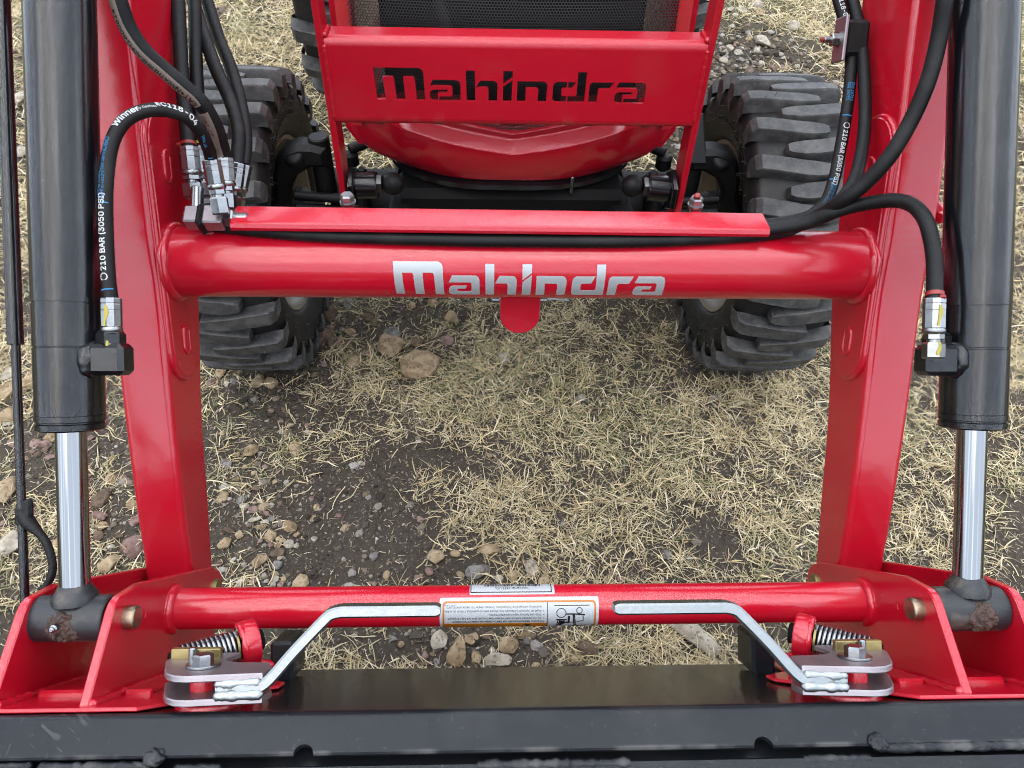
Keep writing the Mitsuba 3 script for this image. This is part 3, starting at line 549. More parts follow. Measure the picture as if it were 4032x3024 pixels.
# ------------------------------------------------------------------ tilt cylinders
PIN = V(0, .420, .556); AXC = unit(V(0, .661, .7505)); FRC = unit(np.cross(V(1, 0, 0), AXC)); FRC = FRC if FRC[1] < 0 else -FRC
def at(t, x): return PIN + AXC * t + V(x, 0, 0)
for s, lab in ((-1, 'black hydraulic cylinder with a chrome rod in front of the left loader arm'), (1, 'black hydraulic cylinder with a chrome rod in front of the right loader arm')):
    k = thing('hydraulic_cylinder', lab, 'hydraulic cylinder', 'tilt cylinders of the loader'); xc = s * .502
    R = .0342
    add('barrel', lathe(at(.225, xc), AXC, [(0, R), (.072, R), (.0726, R - .0008), (.0738, R - .0008), (.0744, R), (.1195, R), (.1198, R - .0006), (.1208, R - .0006), (.1211, R + .0004), (.51, R + .0004), (.515, R - .004)], 96), 'black_gloss_paint', 30, k)
    add('base_eye', cat([rod(at(.735, xc), at(.775, xc), .024, 32), rod(at(.785, xc - .026), at(.785, xc + .026), .026, 40)]), 'black_gloss_paint', 40, k)
    add('base_pin', rod(at(.785, xc - .055), at(.785, xc + .055), .0127, 32), 'bronze_pin', 40, k)
    add('end_gland', lathe(at(.208, xc), AXC, [(0, .017), (0, R - .0025), (.0015, R), (.0075, R + .0004), (.0085, R - .0012), (.0095, R - .0012), (.0105, R + .0004), (.0165, R + .0004), (.017, R - .001), (.0185, R - .001)], 96), 'black_gloss_paint', 30, k)
    add('rod', rod(at(.015, xc), at(.230, xc), .0155, 64), 'chrome', 40, k)
    eye = rod(PIN + V(xc - .0415, 0, 0), PIN + V(xc + .0385, 0, 0), .0248, 64, .003)
    neck = lathe(at(.018, xc), AXC, [(0, .024), (.008, .0235), (.013, .0195), (.019, .0165), (.021, .0150)], 40)
    ek = add('rod_eye', cat([eye, lumpy(neck, .0012, 160, 3)]), 'raw_steel', 45, k)
    gu, gw = np.meshgrid(np.linspace(-.019, .019, 90), np.linspace(-.95, .62, 110)); sd = 40 + s
    q3 = np.stack([gu * 190, gw * 4.6, gu * 0 + sd], -1); rad = np.hypot((gu - .003 * s) / .0140, (gw + .18) / .72)
    msk = np.clip((1.12 - rad + (meshkit.fbm(q3 * .55, 3, sd) - .5) * 1.7) * 3.0, 0, 1); ht = msk * (.0006 + .0075 * np.clip(meshkit.fbm(q3, 3, sd + 3) - .22, 0, 1) ** 1.2)
    rad3 = .0249 + ht - (msk < .02) * .002
    pts_ = PIN + V(xc, 0, 0) + gu[..., None] * V(1, 0, 0) + rad3[..., None] * (np.cos(gw)[..., None] * FRC + np.sin(gw)[..., None] * AXC)
    ix = np.arange(gu.size).reshape(gu.shape); fa_ = np.vstack([np.stack([ix[:-1, :-1].ravel(), ix[:-1, 1:].ravel(), ix[1:, 1:].ravel()], 1), np.stack([ix[:-1, :-1].ravel(), ix[1:, 1:].ravel(), ix[1:, :-1].ravel()], 1)])
    keep_ = (msk.ravel()[fa_] > .02).any(1)
    add('weld_scale', trimesh.Trimesh(pts_.reshape(-1, 3), fa_[keep_], process=False), 'rust', True, ek)
    if s < 0: add('grease_nipple', cat([rod(PIN + V(xc - .006, 0, 0) + FRC * .024, PIN + V(xc - .006, 0, 0) + FRC * .034, .0042, 16), rod(PIN + V(xc - .006, 0, 0) + FRC * .033, PIN + V(xc - .006, 0, 0) + FRC * .037, .0028, 16)]), 'zinc', 40, ek)
    # port block with its weld, on the side of the barrel that faces the arm
    c = at(.285, s * -0 + xc - s * .0) + V(-s * .050, 0, 0) + FRC * .010
    axes = (V(1, 0, 0), AXC, np.cross(V(1, 0, 0), AXC))
    add('port_block', rbox((.037, .034, .032), .005, c + V(0, 0, 0), axes), 'black_gloss_paint', 30, k)
    b = trimesh.creation.icosphere(3, 1.0); b.vertices *= V(.012, .021, .019); b.vertices = b.vertices @ np.array([V(1, 0, 0), AXC, axes[2]]) + c + V(s * .0215, 0, 0)
    add('weld_bead', lumpy(b, .003, 130, 2), 'black_gloss_paint', 60, k)
    add('port_nut', lathe(c + AXC * .017, AXC, [(0, .0145), (.010, .0145), (.0115, .013), (.014, .0115)], 6), 'black_gloss_paint', False, k)

# ------------------------------------------------------------------ hydraulic hoses
HOSES={
'a': [(-0.4667,1.116,1.015),(-0.4613,1.079,0.9911),(-0.4502,0.9952,0.9261),(-0.4407,0.943,0.8868),(-0.435,0.9122,0.8624)],
'b': [(-0.458,1.149,1.006),(-0.4515,1.112,0.9817),(-0.4411,1.025,0.9209),(-0.4309,0.9621,0.8783),(-0.4271,0.9308,0.8533)],
'c': [(-0.4764,1.172,0.9997),(-0.4613,1.133,0.975),(-0.4368,1.075,0.944),(-0.4142,1.024,0.9216),(-0.392,0.9844,0.8962),(-0.3792,0.951,0.8694),(-0.3794,0.9155,0.8399)],
'd': [(-0.4645,1.194,0.9941),(-0.4493,1.155,0.9688),(-0.4249,1.095,0.9371),(-0.4005,1.044,0.9141),(-0.3832,0.9969,0.8807),(-0.3743,0.9578,0.8551),(-0.3741,0.9234,0.8339)],
'e': [(-0.4558,0.8915,1.07),(-0.4523,0.8848,1.049),(-0.4484,0.8794,1.022),(-0.4373,0.876,0.9977),(-0.418,0.8782,0.9722),(-0.4042,0.8809,0.954),(-0.3908,0.8827,0.935),(-0.3844,0.8873,0.904),(-0.3853,0.8929,0.8738),(-0.3859,0.8921,0.8585)],
'f': [(-0.4498,0.6409,0.8257),(-0.4527,0.6575,0.8426),(-0.4552,0.6918,0.8781),(-0.4552,0.7261,0.9136),(-0.4523,0.7599,0.9415),(-0.4413,0.7821,0.9578),(-0.4255,0.7994,0.9622),(-0.4082,0.8147,0.9573),(-0.3901,0.8238,0.946),(-0.3815,0.8306,0.9247),(-0.3817,0.8411,0.8995),(-0.3829,0.8435,0.8804)],
'r1': [(0.4278,1.112,1.026),(0.4324,1.084,1.005),(0.4382,1.06,0.9869),(0.4396,1.028,0.9693),(0.4372,0.9967,0.9506),(0.4323,0.9661,0.9258),(0.4243,0.9328,0.8982),(0.4146,0.9003,0.8712),(0.4049,0.8718,0.8485),(0.3922,0.8511,0.8264),(0.3671,0.8426,0.8091),(0.3294,0.8429,0.8003),(0.2883,0.847,0.7952)],
'r2': [(0.4437,1.116,1.031),(0.4514,1.083,1.005),(0.4534,1.054,0.989),(0.4508,1.018,0.9732),(0.4488,0.9862,0.9547),(0.4455,0.9508,0.9323),(0.4404,0.9131,0.9074),(0.4306,0.8765,0.8834),(0.4155,0.843,0.8624),(0.3938,0.8252,0.8428),(0.3598,0.8273,0.8190),(0.3182,0.8397,0.8010),(0.2788,0.8415,0.7990)],
'r3': [(0.4496,0.8722,1.096),(0.4482,0.8568,1.073),(0.4509,0.8434,1.037),(0.4461,0.8237,1.002),(0.4371,0.8086,0.9646),(0.42,0.7926,0.9256),(0.4034,0.7899,0.8932),(0.3839,0.7922,0.8658),(0.3663,0.8160,0.826),(0.3185,0.8290,0.8005),(0.2754,0.8337,0.7990)],
'r4': [(0.272,0.8284,0.7990),(0.3186,0.8217,0.8050),(0.3553,0.8086,0.8227),(0.3786,0.795,0.8468),(0.3997,0.7871,0.8613),(0.4254,0.764,0.8819),(0.4373,0.7426,0.8891),(0.4404,0.7146,0.8891),(0.4416,0.6916,0.8797),(0.4397,0.6637,0.8652),(0.4341,0.6267,0.841)],
'under': [(-.400,.835,.797),(-.3413,.825,.796),(-.2581,.8165,.7945),(-.1096,.8110,.7935),(-.0024,.8100,.7930),(.1604,.8115,.7935),(.3195,.825,.7965),(.3746,.846,.801)],
}
def fitting(k, p, d, r, lf=.033, lh=.020, big=1.0, marks=False, nut=True):
    """crimped ferrule, collar and union nut from p along d."""
    d = unit(d); R = r * 1.36 * big
    add('ferrule', lathe(p - d * .002, d, [(0, R * .93), (.001, R), (.005, R), (.0055, R * .965), (.0065, R * .965), (.007, R), (.0125, R), (.013, R * .972), (.0136, R), (lf, R * 1.0)], 9), 'zinc', False, k)
    add('collar', lathe(p + d * (lf - .002), d, [(0, R * .9), (.0015, R * 1.02), (.0035, R * 1.05), (.0055, R * .98), (.007, R * .86)], 36), 'zinc', 40, k)
    add('hex_body', lathe(p + d * (lf + .0045), d, [(0, R * .90), (.0055, R * .92), (.0062, R * .80)], 6), 'zinc', False, k)
    q = lf + .0095
    add('neck', lathe(p + d * q, d, [(0, R * .62), (.005, R * .62)], 24), 'zinc', 40, k)
    if nut: add('union_nut', lathe(p + d * (q + .004), d, [(0, R * .86), (.002, R * 1.0), (lh - .002, R * 1.0), (lh, R * .9)], 6), 'zinc', False, k)
    if marks:
        f = unit(V(0, -.72, .69)); f = unit(f - d * (f @ d)); b = np.cross(f, d)
        for a0, L in ((.006, .022), (q + .004, .014)):
            st = []
            for t in np.linspace(0, 1, 9):
                w = .0017 * (1 + .35 * math.sin(7 * t + a0 * 900)); u = a0 + L * t; o = p + d * u + b * (.0012 * math.sin(5 * t) - .001) + f * (R * 1.0)
                st.append([o - b * w, o + b * w, o + b * w + f * .0006, o - b * w + f * .0006])
            add('paint_mark', sweep_rings(np.array(st)), 'yellow_marker', 40, k)
    return p + d * (q + .004 + (lh if nut else 0))
def hose(key, lab, r, grp=None):
    k = thing('hydraulic_hose', lab, 'hose', grp)
    Q = curve(HOSES[key], .006)
    add('rubber_tube', pipe(Q, r, 22), 'hose_rubber', 60, k)
    return k, Q
def band(k, Q, frac, r, bsdf, w=.004, tab=None):
    i = int(len(Q) * frac); i = min(max(i, 1), len(Q) - 2); d = unit(Q[i + 1] - Q[i - 1])
    add('cable_tie', cat([lathe(Q[i] - d * w / 2, d, [(0, r), (0, r * 1.12), (w, r * 1.12), (w, r)], 30)] + ([rbox((.007, .004, .006), .001, Q[i] + tab)] if tab is not None else [])), bsdf, 40, k)
def printed(k, tr, r, s0, word, h, ink, ang=0., rev=False, bold=False):
    add('lettering', tr.lay(text(word, h, .0002, bold, e=.004), s0, r * 1.002, ang, rev), ink, False, k)
ka, Qa = hose('a', 'thick plain black hose tight beside the left arm, red tie above its steel fitting', .0092)
band(ka, Qa, .965, .0092, 'red_plastic', tab=V(-.010, -.004, .001)); da = unit(V(.006, -.10, -.99)); fa = fitting(ka, Qa[-1], V(.07, -.62, -.78), .0092, .0295, .020, 1.02)
kb, Qb = hose('b', 'black hose with a yellow tie, second from the left arm in the hose bundle', .0088)
band(kb, Qb, .965, .0088, 'yellow_marker'); fitting(kb, Qb[-1], V(.06, -.62, -.78), .0088, .0295, .020, .95)
kc, Qc = hose('c', 'plain black hose of the left bundle, just left of its rightmost hose', .0090)
fitting(kc, Qc[-1], V(-.20, -.55, -.80), .0088, .030, .017)
kd, Qd = hose('d', 'rightmost plain black hose of the left bundle, its fitting leaning right', .0086)
fitting(kd, Qd[-1], V(-.26, -.52, -.80), .0086, .029, .016)
ke, Qe = hose('e', 'black hose with a printed tan stripe sweeping across the top of the left arm', .0098)
fitting(ke, Qe[-1], V(.02, -.60, -.80), .0092, .0290, .020, .98)
kf, Qf = hose('f', 'looped hose printed white and blue, rising from the left cylinder over the arm', .0076)
fitting(kf, Qf[0], -AXC, .0078, .030, .018, 1.0, marks=True); fitting(kf, Qf[-1], V(.10, -.50, -.86), .0078, .028, .021, 1.06)
kr1, Qr1 = hose('r1', 'slim black hose lettered in white and blue hanging beside the right arm', .0078)
kr2, Qr2 = hose('r2', 'plain black hose through the clamp on the right arm', .0080)
kr3, Qr3 = hose('r3', 'thick black hose sweeping across the right arm from the top right corner', .0090)
kr4, Qr4 = hose('r4', 'black hose arching down to the right cylinder, red tie at its end', .0084)
band(kr4, Qr4, .985, .0086, 'red_plastic', .0045, V(.002, -.010, .004)); fitting(kr4, Qr4[-1], -AXC, .0084, .032, .018, 1.0, marks=True)
ku, Qu = hose('under', 'sagging black hose run under the red hose cover along the cross tube', .0086)
# print on the hoses
tf = Track(Qf, (-.12, -.72, .69)); r = .0076
add('blue_stripe', tf.lay(fine(extrude(sbox(0, -.008, .0013, .008), .0002), .003), .010, r * 1.004), 'blue_ink', False, kf)
add('lettering', tf.lay(fine(extrude(Point(0, 0).buffer(.0042).difference(Point(0, 0).buffer(.0032)).intersection(sbox(-.0035, -.005, .005, .005)), .0002), .002), .024, r * 1.004, .05), 'white_ink', False, kf)
printed(kf, tf, r, .030, '210 BAR (3050 PSI)', .0062, 'white_ink', .05, bold=True)
add('blue_stripe', tf.lay(fine(extrude(sbox(0, -.007, .0013, .002), .0002), .003), .102, r * 1.004), 'blue_ink', False, kf)
for w_, a_ in (('-40°C to +100°C', .45), ('-40°F to +212°F', -.12)): printed(kf, tf, r, .105, w_, .0028, 'blue_ink', a_)
printed(kf, tf, r, .137, 'ISO 18752', .0030, 'blue_ink', .10); printed(kf, tf, r, .158, 'OBO', .0052, 'blue_ink', .2)
printed(kf, tf, r, .186, 'Winner', .0066, 'white_ink', .1, bold=True); printed(kf, tf, r, .215, 'by Danfoss', .0026, 'white_ink', .0)
printed(kf, tf, r, .234, 'EC118-04', .0062, 'white_ink', .55, bold=True)
printed(kf, tf, r, .292, 'DN6 1/4', .0032, 'blue_ink', .55); add('blue_stripe', tf.lay(fine(extrude(sbox(0, -.001, .0013, .004), .0002), .003), .328, r * 1.004, .3), 'blue_ink', False, kf)
printed(kf, tf, r, .336, 'MSHA IC-84', .0028, 'blue_ink', .7)
t1 = Track(Qr1, (-.25, -.72, .65)); r = .0078
printed(kr1, t1, r, .028, 'EC118-04', .0060, 'white_ink', .15, bold=True); printed(kr1, t1, r, .078, 'Ei 10-4/4', .0042, 'blue_ink', .0)
for a_ in (.35, -.25): printed(kr1, t1, r, .168, 'ISO 18752', .0036, 'blue_ink', a_)
add('blue_stripe', t1.lay(fine(extrude(sbox(0, -.006, .0013, .006), .0002), .003), .214, r * 1.004), 'blue_ink', False, kr1)
add('lettering', t1.lay(fine(extrude(Point(0, 0).buffer(.0042).difference(Point(0, 0).buffer(.0032)).intersection(sbox(-.0035, -.005, .005, .005)), .0002), .002), .229, r * 1.004, .2), 'white_ink', False, kr1)
printed(kr1, t1, r, .235, '210 BAR (3050 PSI)', .0058, 'white_ink', .2, bold=True)
add('blue_stripe', t1.lay(fine(extrude(sbox(0, -.007, .0013, .002), .0002), .003), .305, r * 1.004), 'blue_ink', False, kr1)
for w_, a_ in (('-40°C to +100°C', .45), ('-40°F to +212°F', -.12)): printed(kr1, t1, r, .308, w_, .0030, 'blue_ink', a_)
te = Track(Qe, (-.30, -.80, .45)); Le = te.s[-1]; r = .0098
def stripe(a, b, w=.0132, ang=-.30):
    m = fine(extrude(sbox(0, -w / 2, b - a, w / 2), .0002), .004); return te.lay(m, a, r * 1.002, ang)
add('printed_stripe', stripe(.0, Le * .655), 'tan_layline', False, ke); add('printed_stripe', stripe(Le * .695, Le * .995, .0140, .0), 'tan_layline', False, ke)
for w_, f_, h_ in (('EAT•N', .648, .0066), ('WEATHERHEAD', .53, .0052), ('H1800614', .30, .0056)):
    add('lettering', te.lay(text(w_, h_, .0003, True, e=.004), Le * f_, r * 1.02, -.32, True), 'black_ink', False, ke)
for w_, f_, h_, a_ in (('OBO', .72, .0050, -.15), ('HALF', .785, .0030, .15), ('BEND', .785, .0030, -.35), ('-46°C TO +126°C', .868, .0030, .12), ('-50°F TO +260°F', .868, .0030, -.38)):
    L_ = .0 ; add('lettering', te.lay(text(w_, h_, .0003, e=.004), Le * f_ + .045 * (len(w_) > 8) + .012 * (len(w_) < 6), r * 1.02, a_, True), 'black_ink', False, ke)
# steel elbow blocks that the left bundle screws into
mf = thing('hydraulic_manifold', 'steel elbow blocks under a black strap at the left end of the cross tube', 'pipe fitting')
mo = V(0, .8335, .8075); mA = (V(1, 0, 0), V(0, .90, .43), V(0, -.43, .90))
add('elbow_block', rbox((.019, .024, .021), .002, mo + V(-.4195, -.004, .004), mA), 'zinc_plate', False, mf)
add('elbow_block', rbox((.0245, .026, .022), .002, mo + V(-.3915, -.008, .006), mA), 'zinc_plate', False, mf)
add('strap', rbox((.0095, .032, .030), .004, mo + V(-.4078, -.006, .003), mA), 'hose_rubber', False, mf)
add('hex_nut', lathe(mo + V(-.379, -.008, .006), (1, 0, 0), [(0, .0105), (.003, .0118), (.010, .0118), (.012, .010)], 6, V(0, 0, 1)), 'zinc', False, mf)
add('pipe_stub', cat([rod(mo + V(-.37, -.008, .006), mo + V(-.35, -.008, .005), .0075), rod(mo + V(-.418, .01, .008), mo + V(-.418, .03, .028), .008), rod(mo + V(-.392, .005, .01), mo + V(-.392, .025, .03), .008)]), 'zinc', 40, mf)
# clamp on the right arm
cl = thing('hose_clamp', 'black hose clamp with steel cover plate and red-tipped bolt on the right loader arm', 'clamp')
cc = V(.4455, 1.018, .975)
add('clamp_block', rbox((.030, .044, .028), .004, cc + V(-.0055, 0, 0) + d_arm * .001, (V(1, 0, 0), d_arm, n_arm)), 'hose_rubber', False, cl)
add('cover_plate', rbox((.0045, .056, .034), .0012, cc + V(-.0235, 0, 0), (V(1, 0, 0), d_arm, n_arm)), 'zinc_plate', False, cl)
add('bolt', rod(cc + V(-.024, 0, 0), cc + V(-.046, 0, 0), .0042, 20), 'zinc', 40, cl)
add('nut', cat([lathe(cc + V(-.0258, 0, 0), (-1, 0, 0), [(0, .0095), (.0022, .0095)], 24), lathe(cc + V(-.028, 0, 0), (-1, 0, 0), [(0, .0082), (.007, .0082), (.0085, .007)], 6)]), 'zinc', False, cl)
add('bolt_tip', rod(cc + V(-.045, 0, 0), cc + V(-.050, 0, 0), .0036, 16), 'red_plastic', 40, cl)

# ------------------------------------------------------------------ level indicator rod
lr = thing('level_rod', 'thin black telescoping indicator rod with a curved hook at the far left', 'rod')
LA = unit(V(-.6114 + .5958, .9428 - .6643, 1.0293 - .7417)); L0 = V(-.5958, .6643, .7417)
add('sleeve', lathe(L0, LA, [(0, .0060), (0, .0080), (.001, .0085), (.9, .0085)], 32), 'black_gloss_paint', 40, lr)
add('thin_rod', rod(L0 + LA * .05, V(-.5856, .462, .532) - LA * .10, .0049, 24), 'black_gloss_paint', 40, lr)
hk = curve([(-.5885, .5285, .601), (-.5800, .520, .593), (-.5690, .512, .587), (-.5595, .503, .578), (-.5535, .490, .564), (-.5535, .479, .552), (-.560, .470, .542), (-.568, .4665, .538)], .004)
hr = np.interp(np.linspace(0, 1, len(hk)), [0, .12, .3, .8, 1], [.0070, .0085, .0048, .0045, .0030])
add('hook', cat([pipe(hk, .006, 14, True, hr), rbox((.012, .015, .024), .003, (-.5880, .527, .598), basis(LA)[:2] + (LA,)), rbox((.009, .012, .022), .003, (-.5815, .531, .606), basis(LA)[:2] + (LA,))]), 'black_cast_iron', 40, lr)

# ------------------------------------------------------------------ tool carrier
carrier = thing('tool_carrier', 'red quick-attach tool carrier: four side plates, cross tube with stickers, behind the bucket lip', 'tool carrier')
PO, PS, PN = V(0, .31, .572), V(0, .676, -.737), V(0, .737, .676)
def loc(x, s, n): return V(x, 0, 0) + PO + PS * s + PN * n
LAX = (V(1, 0, 0), PS, PN)
PS2, PN2 = V(0, .5452, -.8383), V(0, .8383, .5452)
def loc2(x, s, n): return V(x, 0, 0) + PO + PS2 * s + PN2 * n
LAX2 = (V(1, 0, 0), PS2, PN2)
side = [(.316, .5640), (.398, .5835), (.410, .5865), (.420, .5870), (.4295, .5835), (.4375, .5765), (.4640, .5530), (.6010, .3700)] + arc(.5785, .3380, .0335, 38, -70, 10) + [(.552, .294), (.480, .298), (.4570, .3420)]
for s in (-1, 1):
    for xi, lab in ((s * .452, None), (s * .545, None)):
        sp = add('side_plate', place(prism(side, .010, .0014), (xi - .005, 0, 0), V(0, 1, 0), V(0, 0, 1), V(1, 0, 0)), 'red_paint', 30, carrier)
    add('cylinder_pin', lathe(PIN + V(s * .4475, 0, 0), (-s, 0, 0), [(0, .0128), (.010, .0128), (.0125, .0118), (.0135, .0100)], 40), 'bronze_pin', 40, carrier)
    add('arm_pin', lathe(V(s * .4475, .5835, .3425), (-s, 0, 0), [(0, .0128), (.004, .0128), (.006, .011)], 40), 'yellow_zinc', 40, carrier)
    add('slot_mark', rbox((.0012, .012, .007), .0004, V(s * .4466, .447, .512), (V(1, 0, 0), unit(V(0, -.5, .85)), unit(V(0, .85, .5)))), 'red_paint', False, carrier)
    fp = [(s * .56, .001), (s * .395, .001), (s * .372, .030), (s * .335, .060), (s * .312, .09), (s * .288, .12), (s * .288, .145), (s * .325, .175), (s * .335, .30), (s * .56, .30)]
    add('face_plate', place(prism(fp, .004, .0010), loc2(0, 0, -.0005), *LAX2), 'red_paint', 30, carrier)
    for xi, sg in ((s * .452, -s), (s * .545, -s)):
        add('weld_bead', weld_line(loc2(xi + sg * .006, .012, .004), loc2(xi + sg * .006, .26, .004), .0048, .3, int(abs(xi) * 100)), 'red_paint', 60, carrier)
    add('floor_rib', cat([rbox((.062, .14, .010), .003, loc2(s * .499, .135, .005), LAX2), rbox((.030, .16, .008), .002, loc2(s * .425, .15, .005), LAX2)]), 'red_paint', 30, carrier)
CT, CR = V(0, .491, .4475), .0257
ctube = key_of(carrier + '__carrier_tube')
scene[ctube] = mikit.ply(lathe(CT + V(-.447, 0, 0), (1, 0, 0), [(q, CR) for q in np.linspace(0, .894, 60)], 72), 'red_paint', smooth=40)
for s in (-1, 1):
    o = [(CR * 1.02 * math.cos(a), CR * 1.02 * math.sin(a)) for a in np.linspace(0, 2 * np.pi, 24, endpoint=False)]
    add('tube_weld', weld_ring(CT + V(s * .4445, 0, 0), (1, 0, 0), CR + .0004, .0052, .25, 11 + s), 'red_paint', 60, carrier)
    g = [(-.018, .020), (.018, .026), (.030, .038), (.024, .044), (-.02, .030)]
    add('tube_gusset', lathe(CT + V(s * .447, 0, 0), (-s, 0, 0), [(0, CR + .0055), (.003, CR + .0050), (.0065, CR + .0018), (.009, CR + .0002)], 48), 'red_paint', 60, carrier)
c1 = unit(CAM * V(0, 1, 1) - CT); c2 = V(0, c1[2], -c1[1])
def on_tube(shape, x0, phi0, up=False, lift=0., depth=.0003, e=.004):
    """shape drawn as read (x to the right, y up, metres); the stickers hang upside down: right runs to -x and up runs down the front."""
    m = fine(extrude(shape, depth), e) if not isinstance(shape, trimesh.Trimesh) else shape
    m = m.copy(); m.apply_translation([0, 0, lift]); x, y, z = m.vertices.T; a = phi0 - y / CR
    m.vertices = CT + np.outer(x0 - x, V(1, 0, 0)) + (CR + z)[:, None] * (np.cos(a)[:, None] * c1 + np.sin(a)[:, None] * c2)
    m.fix_normals() if len(m.faces) < 0 else None
    return m
ws = carrier + '__warning_sticker'
ph0 = math.radians(22); Wd, Ht = .201, .0590
def rr(x0, y0, x1, y1, r): return sbox(x0 + r, y0 + r, x1 - r, y1 - r).buffer(r)
# drawn as read: y = 0 at the sticker's lower edge (which lies uppermost here), x = 0 at its left (which lies rightmost)
scene[ws] = mikit.ply(on_tube(rr(0, 0, Wd, Ht, .002), .0926, ph0, depth=.0003), 'white_decal'); used[ws] = 0
name(ws, 'white warning sticker with an orange border and small black print')
inner = rr(.0035, .0045, Wd - .0035, Ht - .003, .005)
add('orange_border', on_tube(inner.difference(rr(.0058, .0068, Wd - .0058, Ht - .0055, .004)), .0926, ph0, lift=.0004), 'orange_ink', False, ws)
add('orange_band', on_tube(sbox(.0655, .0352, Wd - .0055, Ht - .0052), .0926, ph0, lift=.0004), 'orange_ink', False, ws)
add('divider', on_tube(sbox(.0646, .0062, .0655, Ht - .004), .0926, ph0, lift=.0004), 'black_ink', False, ws)
def line(s, h, x, y, w, bold=False):
    m = text(s, h, .0002, bold, center=False); m.apply_scale([w / (m.bounds[1][0] - m.bounds[0][0]), 1, 1]); m = fine(m, .006); m.apply_translation([x, y, .0004]); return m
for s_, h_, x_, y_, w_, b_ in (('WARNING', .0060, .0970, .0380, .060, True), ('TO AVOID SERIOUS INJURY OR DEATH FROM FALLING ATTACHMENT:', .0024, .0690, .0305, .1165, True), ('•  Do not operate without confirmation that coupler pins are fully engaged.', .0026, .0690, .0256, .1220, False),
                           ('•  Only use factory approved attachments.', .0026, .0690, .0207, .0700, False), ("•  Read all Operator's Manuals and decals before operating. Follow all safety,", .0026, .0690, .0158, .1265, False), ('operating, and service instructions. Contact dealer for replacement parts.', .0026, .0720, .0110, .1215, False), ('(0999-9304)', .0018, .1800, .0085, .0145, False)):
    add('lettering', on_tube(line(s_, h_, x_, y_, w_, b_), .0926, ph0), 'black_ink', False, ws)
add('warning_triangle', on_tube(Polygon([(.086, .0375), (.0945, .0375), (.0902, .0446)]), .0926, ph0, lift=.0006), 'black_ink', False, ws)
lw = lambda pts, w=.0005: LineString(pts).buffer(w)
X_ = lambda px: (1992 - px) / (1992 - 1437) * .0585 + .006
Y_ = lambda py: (py - 352) / (640 - 352) * .042 + .0065
pic = [lw([(X_(1516), Y_(382)), (X_(1935), Y_(382))])]
for cx, cy, r_ in ((1597, 446, .0063), (1815, 424, .0040)): pic.append(Point(X_(cx), Y_(cy)).buffer(r_).difference(Point(X_(cx), Y_(cy)).buffer(r_ - .0009)))
pic += [lw([(X_(a), Y_(b)) for a, b in q], w) for q, w in (([(1660, 455), (1760, 455), (1875, 462)], .0009), ([(1752, 455), (1780, 600)], .0007), ([(1738, 455), (1760, 600)], .0007), ([(1860, 475), (1865, 520), (1790, 540), (1700, 545), (1640, 540)], .0005), ([(1545, 510), (1660, 512)], .0009),
        ([(1560, 515), (1545, 610)], .0006), ([(1580, 520), (1562, 612)], .0006), ([(1640, 545), (1690, 545), (1690, 480)], .0013), ([(1690, 630), (1780, 605), (1900, 625)], .0008), ([(1740, 640), (1800, 615), (1870, 640)], .0007))]
pic.append(Polygon([(X_(a), Y_(b)) for a, b in ((1580, 520), (1640, 525), (1640, 560), (1610, 580), (1600, 598), (1582, 598), (1578, 575))]))
add('pictogram', on_tube(union_all(pic), .0926, ph0, lift=.0004), 'black_ink', False, ws)
ps = carrier + '__part_sticker'; pp = math.radians(98); PW, PH = .1085, .0315
scene[ps] = mikit.ply(on_tube(rr(0, 0, PW, PH, .002), .0375, math.radians(32) + PH / CR * 0, depth=.0003).copy() if False else on_tube(affinity.translate(rr(0, 0, PW, PH, .002), 0, -PH), .0375, math.radians(30)), 'white_decal'); used[ps] = 0
name(ps, 'white part sticker with barcode and black frame')
fr = sbox(.0035, -PH + .002, PW - .001, -.0028).difference(sbox(.0046, -PH + .003, PW - .0021, -.0040))
add('frame_line', on_tube(fr, .0375, math.radians(30), lift=.0004), 'black_ink', False, ps)
m = line('Tool Carrier 1635 L/CL', .0042, .0325, 0, .0435); m.apply_translation([0, -.0125, 0]); add('lettering', on_tube(m, .0375, math.radians(30)), 'black_ink', False, ps)
r_ = np.random.default_rng(5); x = .018; bars = []
while x < .090:
    w = r_.choice([.0004, .0004, .0008, .0012]); bars.append(sbox(x, -.0245, x + w, -.0150)); x += w + r_.choice([.0005, .0005, .0009])
add('barcode', on_tube(union_all(bars), .0375, math.radians(30), lift=.0004), 'black_ink', False, ps)

